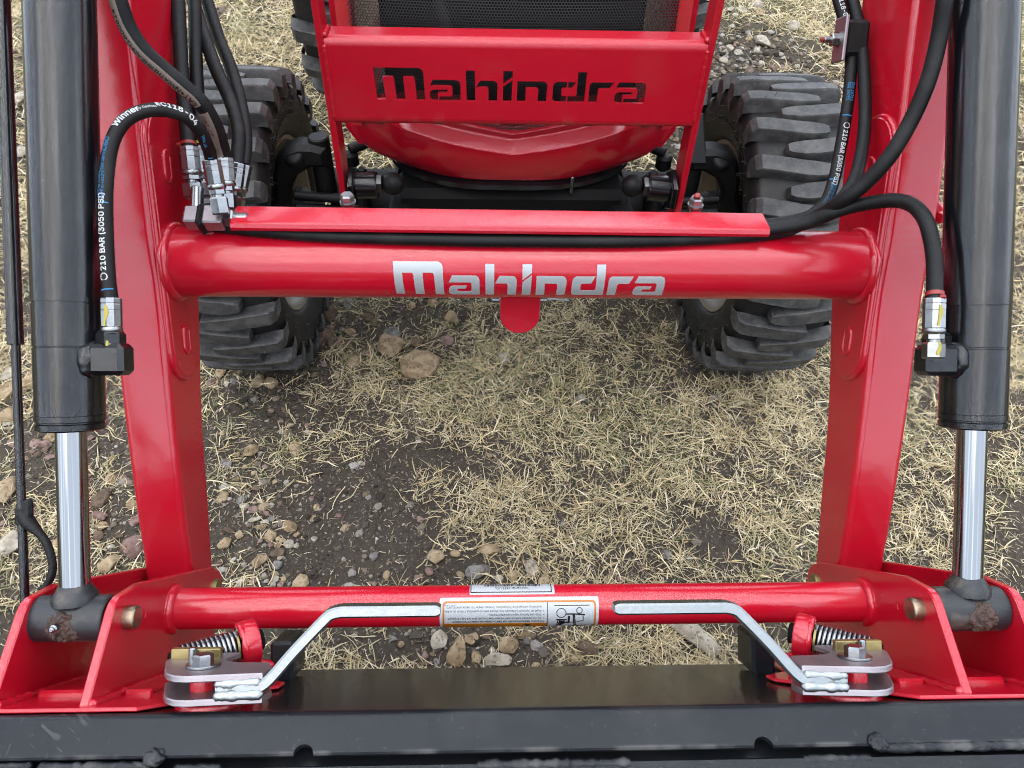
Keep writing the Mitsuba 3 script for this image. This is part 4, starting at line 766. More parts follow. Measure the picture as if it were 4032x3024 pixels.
# ------------------------------------------------------------------ coupler latches (left built, right mirrored)
TOPP = [(-.388, .0500), (-.384, .0630), (-.373, .0690), (-.330, .0755), (-.318, .0750), (-.324, .062), (-.326, .052), (-.318, .0435), (-.306, .0405), (-.276, .0385), (-.268, .0200), (-.273, .0030), (-.312, -.0005), (-.345, -.0040), (-.358, -.0020), (-.368, .0050), (-.3745, .0150)]
for s, lab in ((-1, 'zinc coupler latch with a bent handle at the left end of the carrier tube'), (1, 'zinc coupler latch with a bent handle at the right end of the carrier tube')):
    k = thing('coupler_latch', lab, 'latch', 'coupler latches of the tool carrier')
    g = (lambda m: m) if s < 0 else mx
    bx_ = -.3415; sb = .0300
    add('lever_plate', g(place(prism(TOPP, .0068, .0012), loc(0, 0, .0275), *LAX)), 'zinc_plate', 30, k)
    add('lever_plate', g(place(prism(TOPP, .0068, .0012), loc(0, -.001, .0045), *LAX)), 'zinc_plate', 30, k)
    add('spacer_boss', g(lathe(loc(bx_, sb, .010), PN, [(0, .0125), (.019, .0125)], 40)), 'red_paint', 40, k)
    add('base_flange', g(lathe(loc(bx_ + .004, sb + .006, -.022), PN, [(0, .033), (.018, .032), (.0225, .0295), (.0250, .022), (.0258, .018)], 48)), 'red_paint', 40, k)
    add('washer', g(lathe(loc(bx_, sb, .0343), PN, [(0, .0165), (.0006, .0172), (.0022, .0172), (.0028, .0165)], 44)), 'zinc', 40, k)
    add('bolt_head', g(lathe(loc(bx_, sb, .0370), PN, [(0, .0103), (.0078, .0103), (.0092, .0086)], 6)), 'zinc', False, k)
    add('stop_pin', g(rod(loc(-.360, .050, .028), loc(-.360, .050, .0470), .0044, 24)), 'zinc', 40, k)
    add('brass_block', g(rbox((.052, .009, .013), .0010, loc(-.3590, .0585, .0375), LAX)), 'yellow_zinc', False, k)
    # return spring on its plunger, running to the ring boss
    p0, p1 = loc(-.382, .070, .0265), loc(-.3320, .101, .0335); dd = unit(p1 - p0); Ls = np.linalg.norm(p1 - p0); xx, yy, _ = basis(dd)
    tt = np.linspace(0, 12 * 2 * np.pi, 12 * 26); rr_ = .0158
    hel = p0 + np.outer(tt / tt[-1] * Ls, dd) + rr_ * (np.outer(np.cos(tt), xx) + np.outer(np.sin(tt), yy))
    add('return_spring', g(pipe(hel, .0022, 9)), 'zinc', 60, k)
    add('plunger', g(cat([rod(p0 - dd * .01, p1 + dd * .03, .0118, 32)])), 'dark_void', 40, k)
    add('spring_seat', g(lathe(p1 - dd * .001, dd, [(0, .010), (0, .0175), (.0025, .0175), (.0025, .010)], 36)), 'yellow_zinc', 40, k)
    add('cross_pin', g(rod(p1 + dd * .002 + PN * .010, p1 + dd * .002 + PN * .0225, .0030, 18)), 'zinc', 40, k)
    rc = p1 + dd * .007
    add('ring_base', g(rbox((.034, .024, .034), .004, rc + dd * .006 - PN * .040, LAX)), 'red_paint', 30, k)
    add('ring_boss', g(lathe(rc, dd, [(0, .0165), (-.001, .0180), (-.0005, .0235), (.002, .0250), (.014, .0250), (.016, .0235), (.016, .0165)], 48)), 'red_paint', 40, k)
    add('weld_bead', g(cat([lumpy(weld_ring(rc + dd * -.001, dd, .0210, .0035, .4, 31), .0006, 160, 4), weld_line(loc(-.345, .118, .004), loc(-.297, .130, .004), .006, .4, 8)])), 'red_paint', 60, k)
    # handle: bar welded between the plates, cranked up and over the carrier tube
    hp = [loc(-.318, .008, .0195), loc(-.283, .009, .0205), loc(-.2685, .0100, .0255), loc(-.2420, .0110, .0550), loc(-.2130, .0120, .0850), loc(-.2060, .0120, .0905), loc(-.1975, .0120, .0925), loc(-.186, .0120, .0928), loc(-.0965 if s < 0 else -.0815, .0120, .0928)]
    Q = curve(hp, .003); t = np.gradient(Q, axis=0); t /= np.linalg.norm(t, axis=1, keepdims=True); rings = []
    for i, (q, d) in enumerate(zip(Q, t)):
        u = PS; w = unit(np.cross(d, u)); e = min(1, (len(Q) - 1 - i) * .003 / .006); e = math.sqrt(max(1 - (1 - e) ** 2, .05)); hw_, hh = .0095, .0058 * (.55 + .45 * e)
        c8 = [(hw_ - .002, hh), (hw_, hh - .002), (hw_, -hh + .002), (hw_ - .002, -hh), (-hw_ + .002, -hh), (-hw_, -hh + .002), (-hw_, hh - .002), (-hw_ + .002, hh)]
        rings.append([q + u * a + w * b for a, b in c8])
    add('handle', g(sweep_rings(np.array(rings))), 'zinc_bar', 32, k)
    add('weld_bead', g(cat([weld_line(loc(-.320, .002, .0245), loc(-.274, .005, .0255), .0048, .3, 3), weld_line(loc(-.320, .000, .0135), loc(-.272, .003, .0145), .0056, .3, 5)])), 'zinc_bar', 60, k)

# ------------------------------------------------------------------ bucket
bucket = thing('bucket', 'black steel loader bucket, its grey-shining top lip across the bottom of the picture', 'bucket')
BW = .70
def strip(prof, x0, x1, n=2):
    return sweep_rings(np.array([[(x, y, z) for y, z in prof] for x in np.linspace(x0, x1, n)]))
lip = [(.2655, .5735), (.267, .5755), (.300, .5755), (.3045, .5745), (.3085, .5715), (.3105, .5680), (.3065, .5640), (.3025, .5675), (.2990, .5685), (.267, .5685), (.2655, .570)]
add('back_panel', strip([(.3104, .5677), (.4600, .3370), (.4560, .3330), (.3064, .5636)], -BW, BW), 'black_panel_paint', 20, bucket)
def notch_lip(x0, x1): return strip(lip, x0, x1)
lip_m = trimesh.boolean.difference([strip(lip, -BW, BW)] + [trimesh.creation.cylinder(.0095, .05, sections=24, transform=trimesh.transformations.translation_matrix((x, .2655, .57))) for x in (-.2235, .2190)], engine='manifold')
add('top_lip', lip_m, 'black_bucket_paint', 25, bucket)
add('inner_rail', strip([(.2950, .5300), (.2950, .5520), (.2590, .5560), (.2580, .5680), (.2560, .5705), (.2300, .5700), (.1500, .5440), (.150, .532), (.230, .540)], -BW, BW), 'black_bucket_paint', 25, bucket)
for x0, x1, y, z, r in ((-.56, -.475, .262, .571, .0042), (-.47, -.365, .2600, .5705, .0055), (-.345, -.300, .2585, .5675, .0050), (-.060, .090, .2555, .5690, .0062), (.255, .325, .2560, .5685, .0055), (.330, .56, .2640, .5730, .0055)):
    add('weld_bead', weld_line((x0, y, z - .0015), (x1, y, z - .0015), r * .85, .35, int(abs(x0) * 50)), 'black_bucket_paint', 60, bucket)
for x, y, z in ((-.362, .2655, .5755), (.332, .2680, .5760)):
    b = trimesh.creation.icosphere(3, .0085); b.vertices = b.vertices * V(1.2, 1, .5) + V(x, y, z); add('weld_bead', lumpy(b, .003, 220, 3), 'black_bucket_paint', 60, bucket)
shell = [(.4085, .452), (.4125, .4515), (.405, .42), (.375, .25), (.33, .12), (.26, .06), (.15, .035), (-.40, .022), (-.40, .016), (.15, .026), (.265, .050), (.338, .112), (.383, .25), (.40, .42)]
add('shell', strip([(.2500, .5600), (.258, .5600), (.300, .40), (.325, .22), (.30, .12), (.22, .055), (.10, .036), (-.40, .028), (-.40, .020), (.10, .028), (.225, .046), (.308, .115), (.333, .22), (.308, .405)], -BW, BW), 'black_bucket_paint', 30, bucket)
for s in (-1, 1):
    sp_ = [(.26, .558), (.31, .40), (.33, .22), (.30, .12), (.22, .05), (.10, .03), (-.40, .022), (-.36, .06), (-.05, .26), (.20, .56)]
    add('side_plate', place(prism(sp_, .008, .001), (s * BW - .004, 0, 0), V(0, 1, 0), V(0, 0, 1), V(1, 0, 0)), 'black_bucket_paint', 30, bucket)
    add('mount_ear', rbox((.030, .060, .050), .004, loc(s * .306, .226, -.014), LAX), 'black_bucket_paint', 30, bucket)

# ------------------------------------------------------------------ ground, stones, grass
def ground_h(x, y):
    p = np.stack([x, y, np.zeros_like(x)], -1)
    near = np.exp(-((np.hypot(x, y - 1.5) / 5.0) ** 4))
    h = (meshkit.fbm(p * 2.2, 3, 1) - .5) * .030 + (meshkit.fbm(p * 19, 3, 2) - .5) * .012 + (meshkit.fbm(p * 70, 2, 4) - .5) * .0055
    return h * near + (meshkit.fbm(p * .05, 3, 9) - .5) * .8 * np.clip((np.hypot(x, y) - 12) / 60, 0, 1) - .004
def graded(lo, hi, step, far):
    core = np.arange(lo, hi + step, step); g, d = [], step
    a = hi
    while a < far: d *= 1.25; a += d; g.append(a)
    b, d, h = lo, step, []
    while b > -far: d *= 1.25; b -= d; h.append(b)
    return np.r_[h[::-1], core, g]
gx, gy = graded(-2.3, 2.3, .0125, 600), graded(.35, 4.2, .0125, 600)
GX, GY = np.meshgrid(gx, gy); gv = np.stack([GX, GY, ground_h(GX, GY)], -1).reshape(-1, 3)
ii = np.arange(GX.size).reshape(GX.shape)
gf = np.vstack([np.stack([ii[:-1, :-1].ravel(), ii[:-1, 1:].ravel(), ii[1:, 1:].ravel()], 1), np.stack([ii[:-1, :-1].ravel(), ii[1:, 1:].ravel(), ii[1:, :-1].ravel()], 1)])
scene['ground'] = mikit.ply((gv, gf), 'soil', smooth=True)
name('ground', 'dark bare soil', kind='structure')
# low wooded rise behind the photographer, which the paint reflects
hx = np.linspace(-260, 260, 131); hp_ = []
for q in np.linspace(0, 1, 9):
    top_ = 8.5 + 5.0 * (meshkit.fbm(np.stack([hx * .05, hx * 0, hx * 0 + 2], -1), 4, 8) - .5)
    hp_.append(np.stack([hx, -75 - 90 * q + 0 * hx - 4 * np.cos(hx * .02), top_ * math.sin(math.pi * min(q * .9 + .0, 1)) ** .35 - .5 if q > 0 else hx * 0 - 1.0], -1))
hv = np.array(hp_); hi_ = np.arange(hv.shape[0] * hv.shape[1]).reshape(hv.shape[:2])
hf = np.vstack([np.stack([hi_[:-1, :-1].ravel(), hi_[1:, 1:].ravel(), hi_[:-1, 1:].ravel()], 1), np.stack([hi_[:-1, :-1].ravel(), hi_[1:, :-1].ravel(), hi_[1:, 1:].ravel()], 1)])
mat('hill_scrub', {'type': 'diffuse', 'reflectance': mikit.proc(lambda p, n, uv: mikit.mix((0.03, 0.035, 0.02), (0.07, 0.07, 0.04), fb(p.x * .4, p.y * .4, p.z * .8)))})
scene['hills'] = mikit.ply((hv.reshape(-1, 3), hf), 'hill_scrub', smooth=True); name('hills', 'low scrubby rise on the horizon', kind='structure')
STONES = [(-0.4454,1.691,0.02298,0.01787,3),(-0.4863,1.641,0.02398,0.02389,4),(-0.4274,1.575,0.02081,0.01112,1),(-0.4983,1.551,0.01545,0.02472,4),(-0.3983,1.45,0.01491,0.0225,1),(-0.3637,1.493,0.008834,0.01413,2),(-0.4233,1.526,0.01147,0.01387,4),(-0.4506,1.539,0.01025,0.01605,2),(-0.7287,1.407,0.01217,0.01886,1),(-0.599,1.374,0.01686,0.01809,1),(-0.6304,1.375,0.01445,0.02,1),(-0.747,1.372,0.01198,0.01472,2),(-0.7055,1.367,0.006709,0.01022,0),(-0.6866,1.372,0.01078,0.00911,3),(-0.6728,1.204,0.007893,0.009698,1),(-0.4867,1.575,0.008323,0.01035,2),(-0.4788,1.591,0.007841,0.009199,2),(-0.3611,1.609,0.007918,0.01262,4),(-0.3794,1.631,0.01326,0.0128,4),(-0.4465,1.583,0.007841,0.008313,3),(-0.5165,1.616,0.006598,0.009406,2),(-0.4764,1.202,0.003383,0.004077,0),(-0.4815,1.226,0.003877,0.00544,2),(-0.5798,1.243,0.004587,0.005251,0),(-0.4945,1.406,0.008565,0.009171,4),(-0.4371,1.402,0.009789,0.0102,1),(-0.5949,1.14,0.01753,0.01577,1),(-0.4954,1.154,0.01278,0.0145,1),(-0.4917,1.134,0.01205,0.008939,1),(-0.6228,1.134,0.004382,0.007011,1),(-0.642,1.103,0.01335,0.01127,3),(-0.3373,1.109,0.008712,0.005767,0),(-0.5736,1.137,0.004382,0.005435,0),(-0.6338,1.05,0.006765,0.007717,0),(-0.5902,1.046,0.007564,0.00563,1),(-0.553,1.061,0.01063,0.00427,3),(-0.5245,1.056,0.004228,0.005624,1),(-0.6022,1.035,0.006724,0.006184,2),(-0.562,1.036,0.009456,0.009775,4),(-0.6273,1.012,0.01453,0.01163,1),(-0.5858,1.005,0.009283,0.01144,3),(-0.575,0.9895,0.009225,0.007528,0),(-0.544,1.001,0.01031,0.005943,1),(-0.5534,0.9792,0.01025,0.008009,2),(-0.5275,0.9715,0.00713,0.005269,2),(-0.5196,0.9916,0.006601,0.005901,0),(-0.4997,0.9992,0.004126,0.005362,4),(-0.5451,0.9555,0.01255,0.005746,0),(-0.525,0.9504,0.008502,0.005197,0),(-0.5108,0.9589,0.006073,0.0078,3),(-0.5355,0.9347,0.01609,0.006691,1),(-0.4681,0.9353,0.0171,0.01146,1),(-0.5049,0.9117,0.01192,0.01455,1),(-0.5926,0.9291,0.01299,0.006447,4),(-0.5697,0.9158,0.008341,0.009654,1),(-0.5945,0.8937,0.01372,0.01201,1),(-0.461,0.8925,0.01085,0.008855,0),(-0.4466,0.8889,0.005525,0.004903,0),(-0.4839,0.8904,0.008287,0.007401,1),(-0.477,0.8997,0.003157,0.003955,1),(-0.4858,0.9044,0.003177,0.004491,1),(-0.481,0.8708,0.01363,0.01088,4),(-0.5135,0.8519,0.01354,0.01729,1),(-0.4762,0.8426,0.01115,0.008979,3),(-0.4779,0.8228,0.004964,0.005133,1),(-0.4743,0.8098,0.007206,0.008304,0),(-0.4954,0.8165,0.005689,0.003712,0),(-0.5391,0.803,0.009417,0.01202,0),(-0.5153,0.8049,0.006592,0.007372,2),(-0.4564,0.8096,0.005309,0.00598,1),(-0.4752,0.7959,0.006592,0.004107,0),(-0.4595,0.7968,0.006592,0.005008,2),(-0.4229,0.8007,0.01507,0.017,1),(-0.3778,0.7875,0.006592,0.004485,4),(-0.304,0.7867,0.01318,0.004445,1),(-0.2835,0.8644,0.0074,0.0113,3),(-0.4209,0.957,0.005704,0.007226,1),(-0.4198,0.9871,0.006188,0.007919,1),(-0.3699,0.9671,0.003667,0.003088,2),(-0.4352,1.012,0.004151,0.004026,2),(-0.4494,0.9148,0.003575,0.003984,1),(-0.2743,0.797,0.004741,0.004924,2),(-0.4986,0.8905,0.004341,0.004451,2),(-0.5173,0.789,0.01496,0.005922,2),(-0.4753,0.7875,0.00636,0.00452,3),(-0.5549,1.1,0.006027,0.005841,2),(-0.5738,1.108,0.007579,0.007388,4),(-0.5991,1.097,0.004736,0.004408,1),(-0.5754,1.082,0.003637,0.004921,1),(-0.61,1.063,0.002978,0.004602,1),(-0.5243,1.086,0.00321,0.005135,2),(-0.6125,1.078,0.003423,0.005478,3),(-0.4113,0.905,0.003575,0.004937,0),(-0.5523,1.053,0.00296,0.00395,0),(-0.4731,0.8605,0.004256,0.003826,0),(-0.5215,0.8977,0.00296,0.004736,2),(-0.5935,0.8482,0.004805,0.004835,2),(-0.5681,0.8569,0.00503,0.005342,0),(-0.155,0.8586,0.01527,0.01622,1),(-0.1145,0.8682,0.01024,0.009204,1),(-0.0388,0.8765,0.02234,0.01238,1),(-0.0685,0.8275,0.02275,0.01591,3),(0.0453,0.8312,0.01264,0.02022,0),(0.0047,0.8143,0.01088,0.01082,1),(0.0668,0.8008,0.009977,0.0117,1),(-0.0246,0.8088,0.008314,0.007802,0),(-0.1667,0.8246,0.009207,0.007917,2),(-0.1907,0.8105,0.006651,0.004898,2),(0.2209,0.7959,0.008314,0.007886,2),(0.2641,0.9918,0.01,0.008686,1),(0.215,0.9961,0.008236,0.004644,2),(0.2516,1.002,0.006406,0.003503,2),(0.1166,0.9361,0.006654,0.006561,3),(0.1408,0.9068,0.009637,0.006422,2),(0.3235,0.8542,0.01203,0.009468,3),(0.132,0.8073,0.007533,0.006915,1),(0.372,0.8477,0.005976,0.005253,3),(0.0728,0.8319,0.007583,0.006993,2),(-0.1388,0.6709,0.01474,0.02092,0),(-0.104,0.6461,0.01605,0.0247,1),(-0.0769,0.6784,0.0125,0.01054,1),(-0.101,0.6767,0.00625,0.007906,1),(-0.0089,0.6672,0.01939,0.01739,1),(0.0283,0.673,0.007812,0.007025,3),(0.021,0.6868,0.01101,0.007991,1),(0.005,0.6774,0.007031,0.006151,4),(-0.0687,0.6416,0.009174,0.01468,1),(-0.0267,0.6351,0.02293,0.01527,0),(-0.1643,0.6449,0.00688,0.008534,2),(-0.0392,0.6553,0.006545,0.006878,0),(-0.0534,0.6236,0.009865,0.005875,3),(-0.2098,0.6657,0.00616,0.006072,1),(-0.1634,0.631,0.00683,0.005062,4),(-0.2261,0.6762,0.007756,0.005266,3),(-0.1427,0.6327,0.005312,0.004216,3),(0.1399,0.653,0.01861,0.01571,4),(0.1129,0.6332,0.007645,0.005119,1),(0.3021,0.655,0.0349,0.02671,0),(0.0416,0.6242,0.00683,0.004206,1),(0.0367,0.6854,0.007868,0.006216,4),(-0.0457,0.6864,0.01172,0.006164,4),(-0.2514,0.8183,0.007483,0.009864,1),(0.0268,0.847,0.004241,0.004036,2),(0.2733,0.8226,0.006741,0.00507,4),(-1.196,1.382,0.02114,0.02725,1),(-1.237,1.332,0.02269,0.03631,1),(-1.198,1.254,0.02378,0.02684,1),(-1.093,1.024,0.02163,0.03461,1),(-1.023,0.8863,0.02341,0.02644,0),(-0.8831,1.008,0.0193,0.02155,4),(-0.8881,1.067,0.01091,0.01467,1),(-0.7725,0.8786,0.02199,0.02488,2),(-0.8083,0.841,0.01848,0.01948,1),(-0.8084,0.9851,0.01249,0.01174,1),(-0.8709,0.9575,0.01785,0.01122,2),(-1.062,1.185,0.01609,0.01549,1),(-1.096,1.171,0.01244,0.01215,2),(-1.077,1.168,0.01237,0.01093,2),(-1.26,1.407,0.01749,0.02346,0),(-0.9312,0.8911,0.01068,0.013,1),(-1.143,1.171,0.01767,0.01111,2),(-0.8575,0.934,0.01281,0.009651,1),(-0.8584,0.911,0.01019,0.01083,4),(-0.9009,0.8314,0.006118,0.009789,0),(-0.8146,0.9107,0.008276,0.008568,4),(-0.8573,1.061,0.01023,0.008724,2),(-1.064,1.149,0.007027,0.008616,4),(-1.092,1.143,0.006325,0.007577,2),(-1.075,1.133,0.007685,0.006411,4),(-1.044,1.126,0.00978,0.007409,2),(-1.017,1.11,0.005556,0.008323,2),(-1.018,0.9626,0.01103,0.01027,2),(-0.8209,0.8846,0.00754,0.005885,0),(-0.7918,0.9451,0.009673,0.01134,2),(-0.974,1.185,0.007151,0.007584,2),(-1.189,1.234,0.01091,0.00824,0),(-0.9081,1.128,0.007685,0.007175,1),(1.229,4.326,0.01325,0.0212,0),(1.296,4.316,0.02203,0.03524,0),(1.348,4.302,0.02724,0.03451,0),(1.455,4.392,0.0304,0.03269,0),(1.412,4.343,0.01505,0.01599,0),(1.444,4.278,0.02542,0.04068,1),(1.51,4.253,0.01396,0.02183,0),(1.294,4.225,0.01472,0.02124,0),(1.575,4.079,0.03047,0.04875,0),(1.337,3.826,0.03422,0.05474,0),(1.282,3.891,0.01627,0.02604,1),(1.147,3.741,0.01975,0.0316,0),(1.181,3.7,0.01958,0.02688,0),(1.282,3.736,0.0158,0.02528,0),(1.212,3.76,0.01191,0.01906,0),(1.231,4.055,0.01848,0.02266,0),(1.577,3.922,0.01069,0.01662,0),(1.081,3.577,0.02101,0.02302,0),(1.257,3.569,0.01719,0.0275,0),(1.35,3.523,0.01515,0.02303,2),(1.294,3.506,0.0151,0.02417,2),(1.423,3.541,0.01295,0.02072,0),(1.121,3.816,0.01044,0.0167,0),(1.111,3.687,0.01172,0.01875,0),(1.566,4.137,0.01453,0.02101,0),(1.603,4.059,0.01266,0.01463,0),(1.203,3.82,0.01204,0.01802,1),(1.425,3.886,0.01061,0.01697,1),(1.06,3.622,0.01387,0.01873,4),(-0.2268,1.454,0.05606,0.05462,1),(-0.3024,1.554,0.02525,0.03144,3),(-0.3108,1.51,0.03234,0.03811,1),(-0.1477,1.635,0.0182,0.02693,1),(-0.4891,1.547,0.02512,0.02376,4),(-0.4614,1.528,0.015,0.01952,4),(-0.0011,1.464,0.0147,0.0183,0),(-0.2379,1.529,0.015,0.01921,4),(-0.1567,1.529,0.01759,0.01925,2),(-0.1981,1.442,0.01212,0.0144,3),(-0.2031,1.702,0.01331,0.01525,1),(-0.262,1.691,0.0106,0.01298,1),(-1.957,3.03,0.03397,0.05436,0),(-1.766,2.608,0.02048,0.03276,0),(-1.883,3.009,0.01693,0.02709,2),(0.532,1.324,0.01057,0.0122,3)]
BLOBS = [(-0.5142,1.268,0.1018,0.09413,-0.8),(-0.6178,1.333,0.1388,0.03286,-0.5),(-0.307,1.026,0.1332,0.1168,-1.1),(-0.104,1.126,0.086,0.06358,-1),(-0.3937,0.9279,0.1276,0.1079,-1.1),(-0.5858,1.002,0.07088,0.1653,-0.8),(-0.2428,0.8804,0.1732,0.06942,-1),(-0.1914,0.8302,0.2076,0.03345,-0.9),(0.3956,0.9096,0.0795,0.05431,-1),(0.4449,0.8629,0.04844,0.03472,-0.6),(0.0137,1.09,0.0425,0.02756,-0.6),(-0.3675,1.567,0.1522,0.1379,-0.5),(-0.3003,1.669,0.1583,0.08505,-0.8),(-0.1539,0.6562,0.2156,0.03853,-1.1),(0.3481,1.103,0.043,0.05603,-0.3),(0.1952,1.316,0.07013,0.0495,-0.4),(0.8107,1.633,0.0795,0.08431,-0.4),(0.0449,1.366,0.2375,0.1538,0.5),(-0.109,1.349,0.1762,0.1008,0.4),(0.2723,1.103,0.3225,0.2522,0.35),(-0.0501,0.937,0.1193,0.08531,0.5),(0.1471,0.9117,0.1975,0.08401,0.3),(-0.5477,1.107,0.04753,0.04135,0.7),(-0.5729,0.9896,0.02013,0.03773,0.4),(-0.4737,1.366,0.0705,0.05073,0.2),(-0.36,1.12,0.04275,0.04205,0.3),(0.2548,0.6509,0.1303,0.03875,0.6),(0.6275,1.25,0.138,0.3168,0.4),(-0.495,1.163,0.05437,0.04348,0.5),(-0.2511,1.221,0.0895,0.06097,0.2),(-1.07,1.165,0.1613,0.08603,-0.5),(-1.087,1.285,0.0675,0.0628,-0.4),(-0.9123,1.109,0.063,0.08227,-0.3),(-0.8129,0.8855,0.05737,0.06909,-0.5),(-1.436,1.91,0.056,0.7388,0.3),(-0.9648,1.254,0.05594,0.04629,0.4),(1.361,3.984,0.2633,0.3425,-1.2),(1.12,3.778,0.1376,0.3477,-0.8),(1.413,3.668,0.135,0.1661,-0.6),(-1.903,2.983,0.075,0.1853,-0.6),(-2.408,4.144,0.1429,0.3139,0.5),(-1.042,3.684,0.2647,0.6541,0.3),(1.68,4.068,0.0975,0.4738,0.3),(0.9619,1.1,0.06525,0.3538,0.4),(1.541,1.841,0.07187,1.48,0.4)]
def bare_at(x, y):
    """how thickly the dry grass stands, from 0 to 1."""
    p = np.stack([x, y, np.zeros_like(x)], -1)
    d = .56 + .85 * (meshkit.fbm(p * 2.7, 2, 21) - .5) + 1.25 * (meshkit.fbm(p * 8.5, 2, 22) - .5)
    for bx_, by_, rx, ry, w in BLOBS: d = d + (w if w > 0 else .80 * w) * np.exp(-((x - bx_) / rx) ** 2 - ((y - by_) / ry) ** 2)
    return np.clip(d, 0, 1.25)
def in_view(x, y, m=1.55):
    d = np.hypot(y, 1.32); return (np.abs(x + .02 - .03 * d) < .70 * m * d)

# stones: each one a thing
TONE = ['cream', 'tan', 'pinkish', 'grey', 'brown']
def where(x, y):
    """a place one can find, and the name of the group there."""
    if y > 2.4:
        if y > 3.7: return 'in the far gravel patch, its most distant part', 'at the far end of the gravel patch'
        return ('in the gravel patch behind the right front wheel', 'of the gravel patch behind the right wheel') if x > .85 else ('in the gravel between guard and right front wheel', 'of the gravel beside the guard')
    if x < -.60:
        if y > 1.45: return 'left of the left cylinder, far up beside its barrel', 'left of the barrel'
        if y > 1.05: return 'on the gravel seen between left cylinder barrel end and left arm', 'by the barrel end'
        return 'on the gravel around the chrome rod of the left cylinder', 'around the left chrome rod'
    if x > .62: return 'in the dry grass right of the right loader arm', 'right of the right arm'
    if y < .80 and x > -.5:
        return ('on the soil just below the carrier tube stickers', 'below the stickers') if -.13 < x < .13 else ('on the soil below the left latch handle', 'below the left handle') if x < 0 else ('in the grass below the right latch handle', 'below the right handle')
    if y > 1.28: return ('near the inside of the left front wheel', 'beside the left front wheel') if x < -.28 else ('around the largest ochre rock', 'around the largest rock')
    if x < -.20:
        if y > 1.10: return 'on bare soil just in front of the left front wheel', 'in front of the left wheel'
        if y > .93: return 'halfway down the bare soil beside the left arm', 'halfway down beside the left arm'
        return 'at the foot of the left arm behind the carrier tube', 'at the foot of the left arm'
    return 'in the thin grass just behind the carrier tube', 'behind the carrier tube'
def stone_mesh(r, seed, sub=3):
    m = trimesh.creation.icosphere(sub, 1.0); v = m.vertices.copy(); g = np.random.default_rng(seed)
    for _ in range(9):   # flat facets
        n = unit(g.normal(size=3)); h = g.uniform(.55, .88); k = v @ n; v -= np.outer(np.clip(k - h, 0, None) * .85, n)
    v *= (1 + .26 * (meshkit.fbm(v * 1.5 + seed % 97, 2, seed % 31) - .5) + .10 * (meshkit.fbm(v * 5 + seed % 53, 2, seed % 29) - .5))[:, None]
    m.vertices = v * np.asarray(r); return m
g = np.random.default_rng(11)
def put_stone(x, y, a, b, c, seed, key='stone', turn=None):
    a, b = 1.18 * max(a, .006), 1.18 * max(b, .006)
    m = stone_mesh((a, b, min(a, b) * g.uniform(.5, .75)), seed); t = g.uniform(-.5, .5) if turn is None else turn; R = np.array([[math.cos(t), -math.sin(t), 0], [math.sin(t), math.cos(t), 0], [0, 0, 1]])
    m.vertices = m.vertices @ R.T + V(x, y, float(ground_h(np.array([x]), np.array([y]))[0]) + min(a, b) * .28)
    k = add(key, m, f'stone_mat_{c}', 50)
    return k
big = [(-.2238, 1.425, .056, .040, 1)]
k = put_stone(*big[0], 991, 'rock', .55); name(k, 'largest ochre rock, lying in dry grass below the cross tube lettering', 'rock')
k = put_stone(.336, .690, .066, .021, 0, 772, 'rock', -.80); name(k, 'long pale tan rock half hidden in grass below the carrier tube, right of its stickers', 'rock')
for i, (x, y, a, b, c) in enumerate(STONES):
    if abs(x - .336) < .05 and abs(y - .69) < .05 and a > .03: continue
    if abs(x - big[0][0]) < .03 and abs(y - big[0][1]) < .03: continue
    c = int(c); k = put_stone(x, y, a, b, c, 100 + i * 7)
    w, gr = where(x, y); size = 'large' if a > .021 else 'small'
    name(k, f'{size} {TONE[c]} stone lying {w}', 'stone', f'{size} {TONE[c]} stones {gr}')

# gravel: uncountable small chips
def scatter(n, x0, x1, y0, y1, dens, seed):
    r_ = np.random.default_rng(seed); x, y = r_.uniform(x0, x1, n), r_.uniform(y0, y1, n)
    k = in_view(x, y) & (r_.random(n) < dens(x, y)); return x[k], y[k]
def gravel_d(x, y):
    d = np.clip(.95 - bare_at(x, y) * 1.0, .05, 1)
    left = np.clip((-.42 - x) * 4, 0, .7) + np.exp(-((x + .42) / .22) ** 2 - ((y - .95) / .18) ** 2) * 1.3 + np.exp(-((x + .0) / .3) ** 2 - ((y - .69) / .10) ** 2) * 1.2 + np.exp(-((x - 1.0) / .5) ** 2 - ((y - 3.1) / .55) ** 2) * 1.8 + np.exp(-((x + .45) / .25) ** 2 - ((y - 1.6) / .25) ** 2) * .8
    return np.clip(d * (.10 + left), 0, 1)
GC = np.array([(.22, .20, .165), (.21, .165, .11), (.19, .14, .115), (.17, .145, .115), (.14, .11, .08), (.30, .28, .255), (.15, .125, .095), (.10, .088, .075), (.055, .047, .039), (.045, .039, .032), (.06, .052, .043)])
ico0, ico1 = trimesh.creation.icosphere(0, 1.0), trimesh.creation.icosphere(1, 1.0)
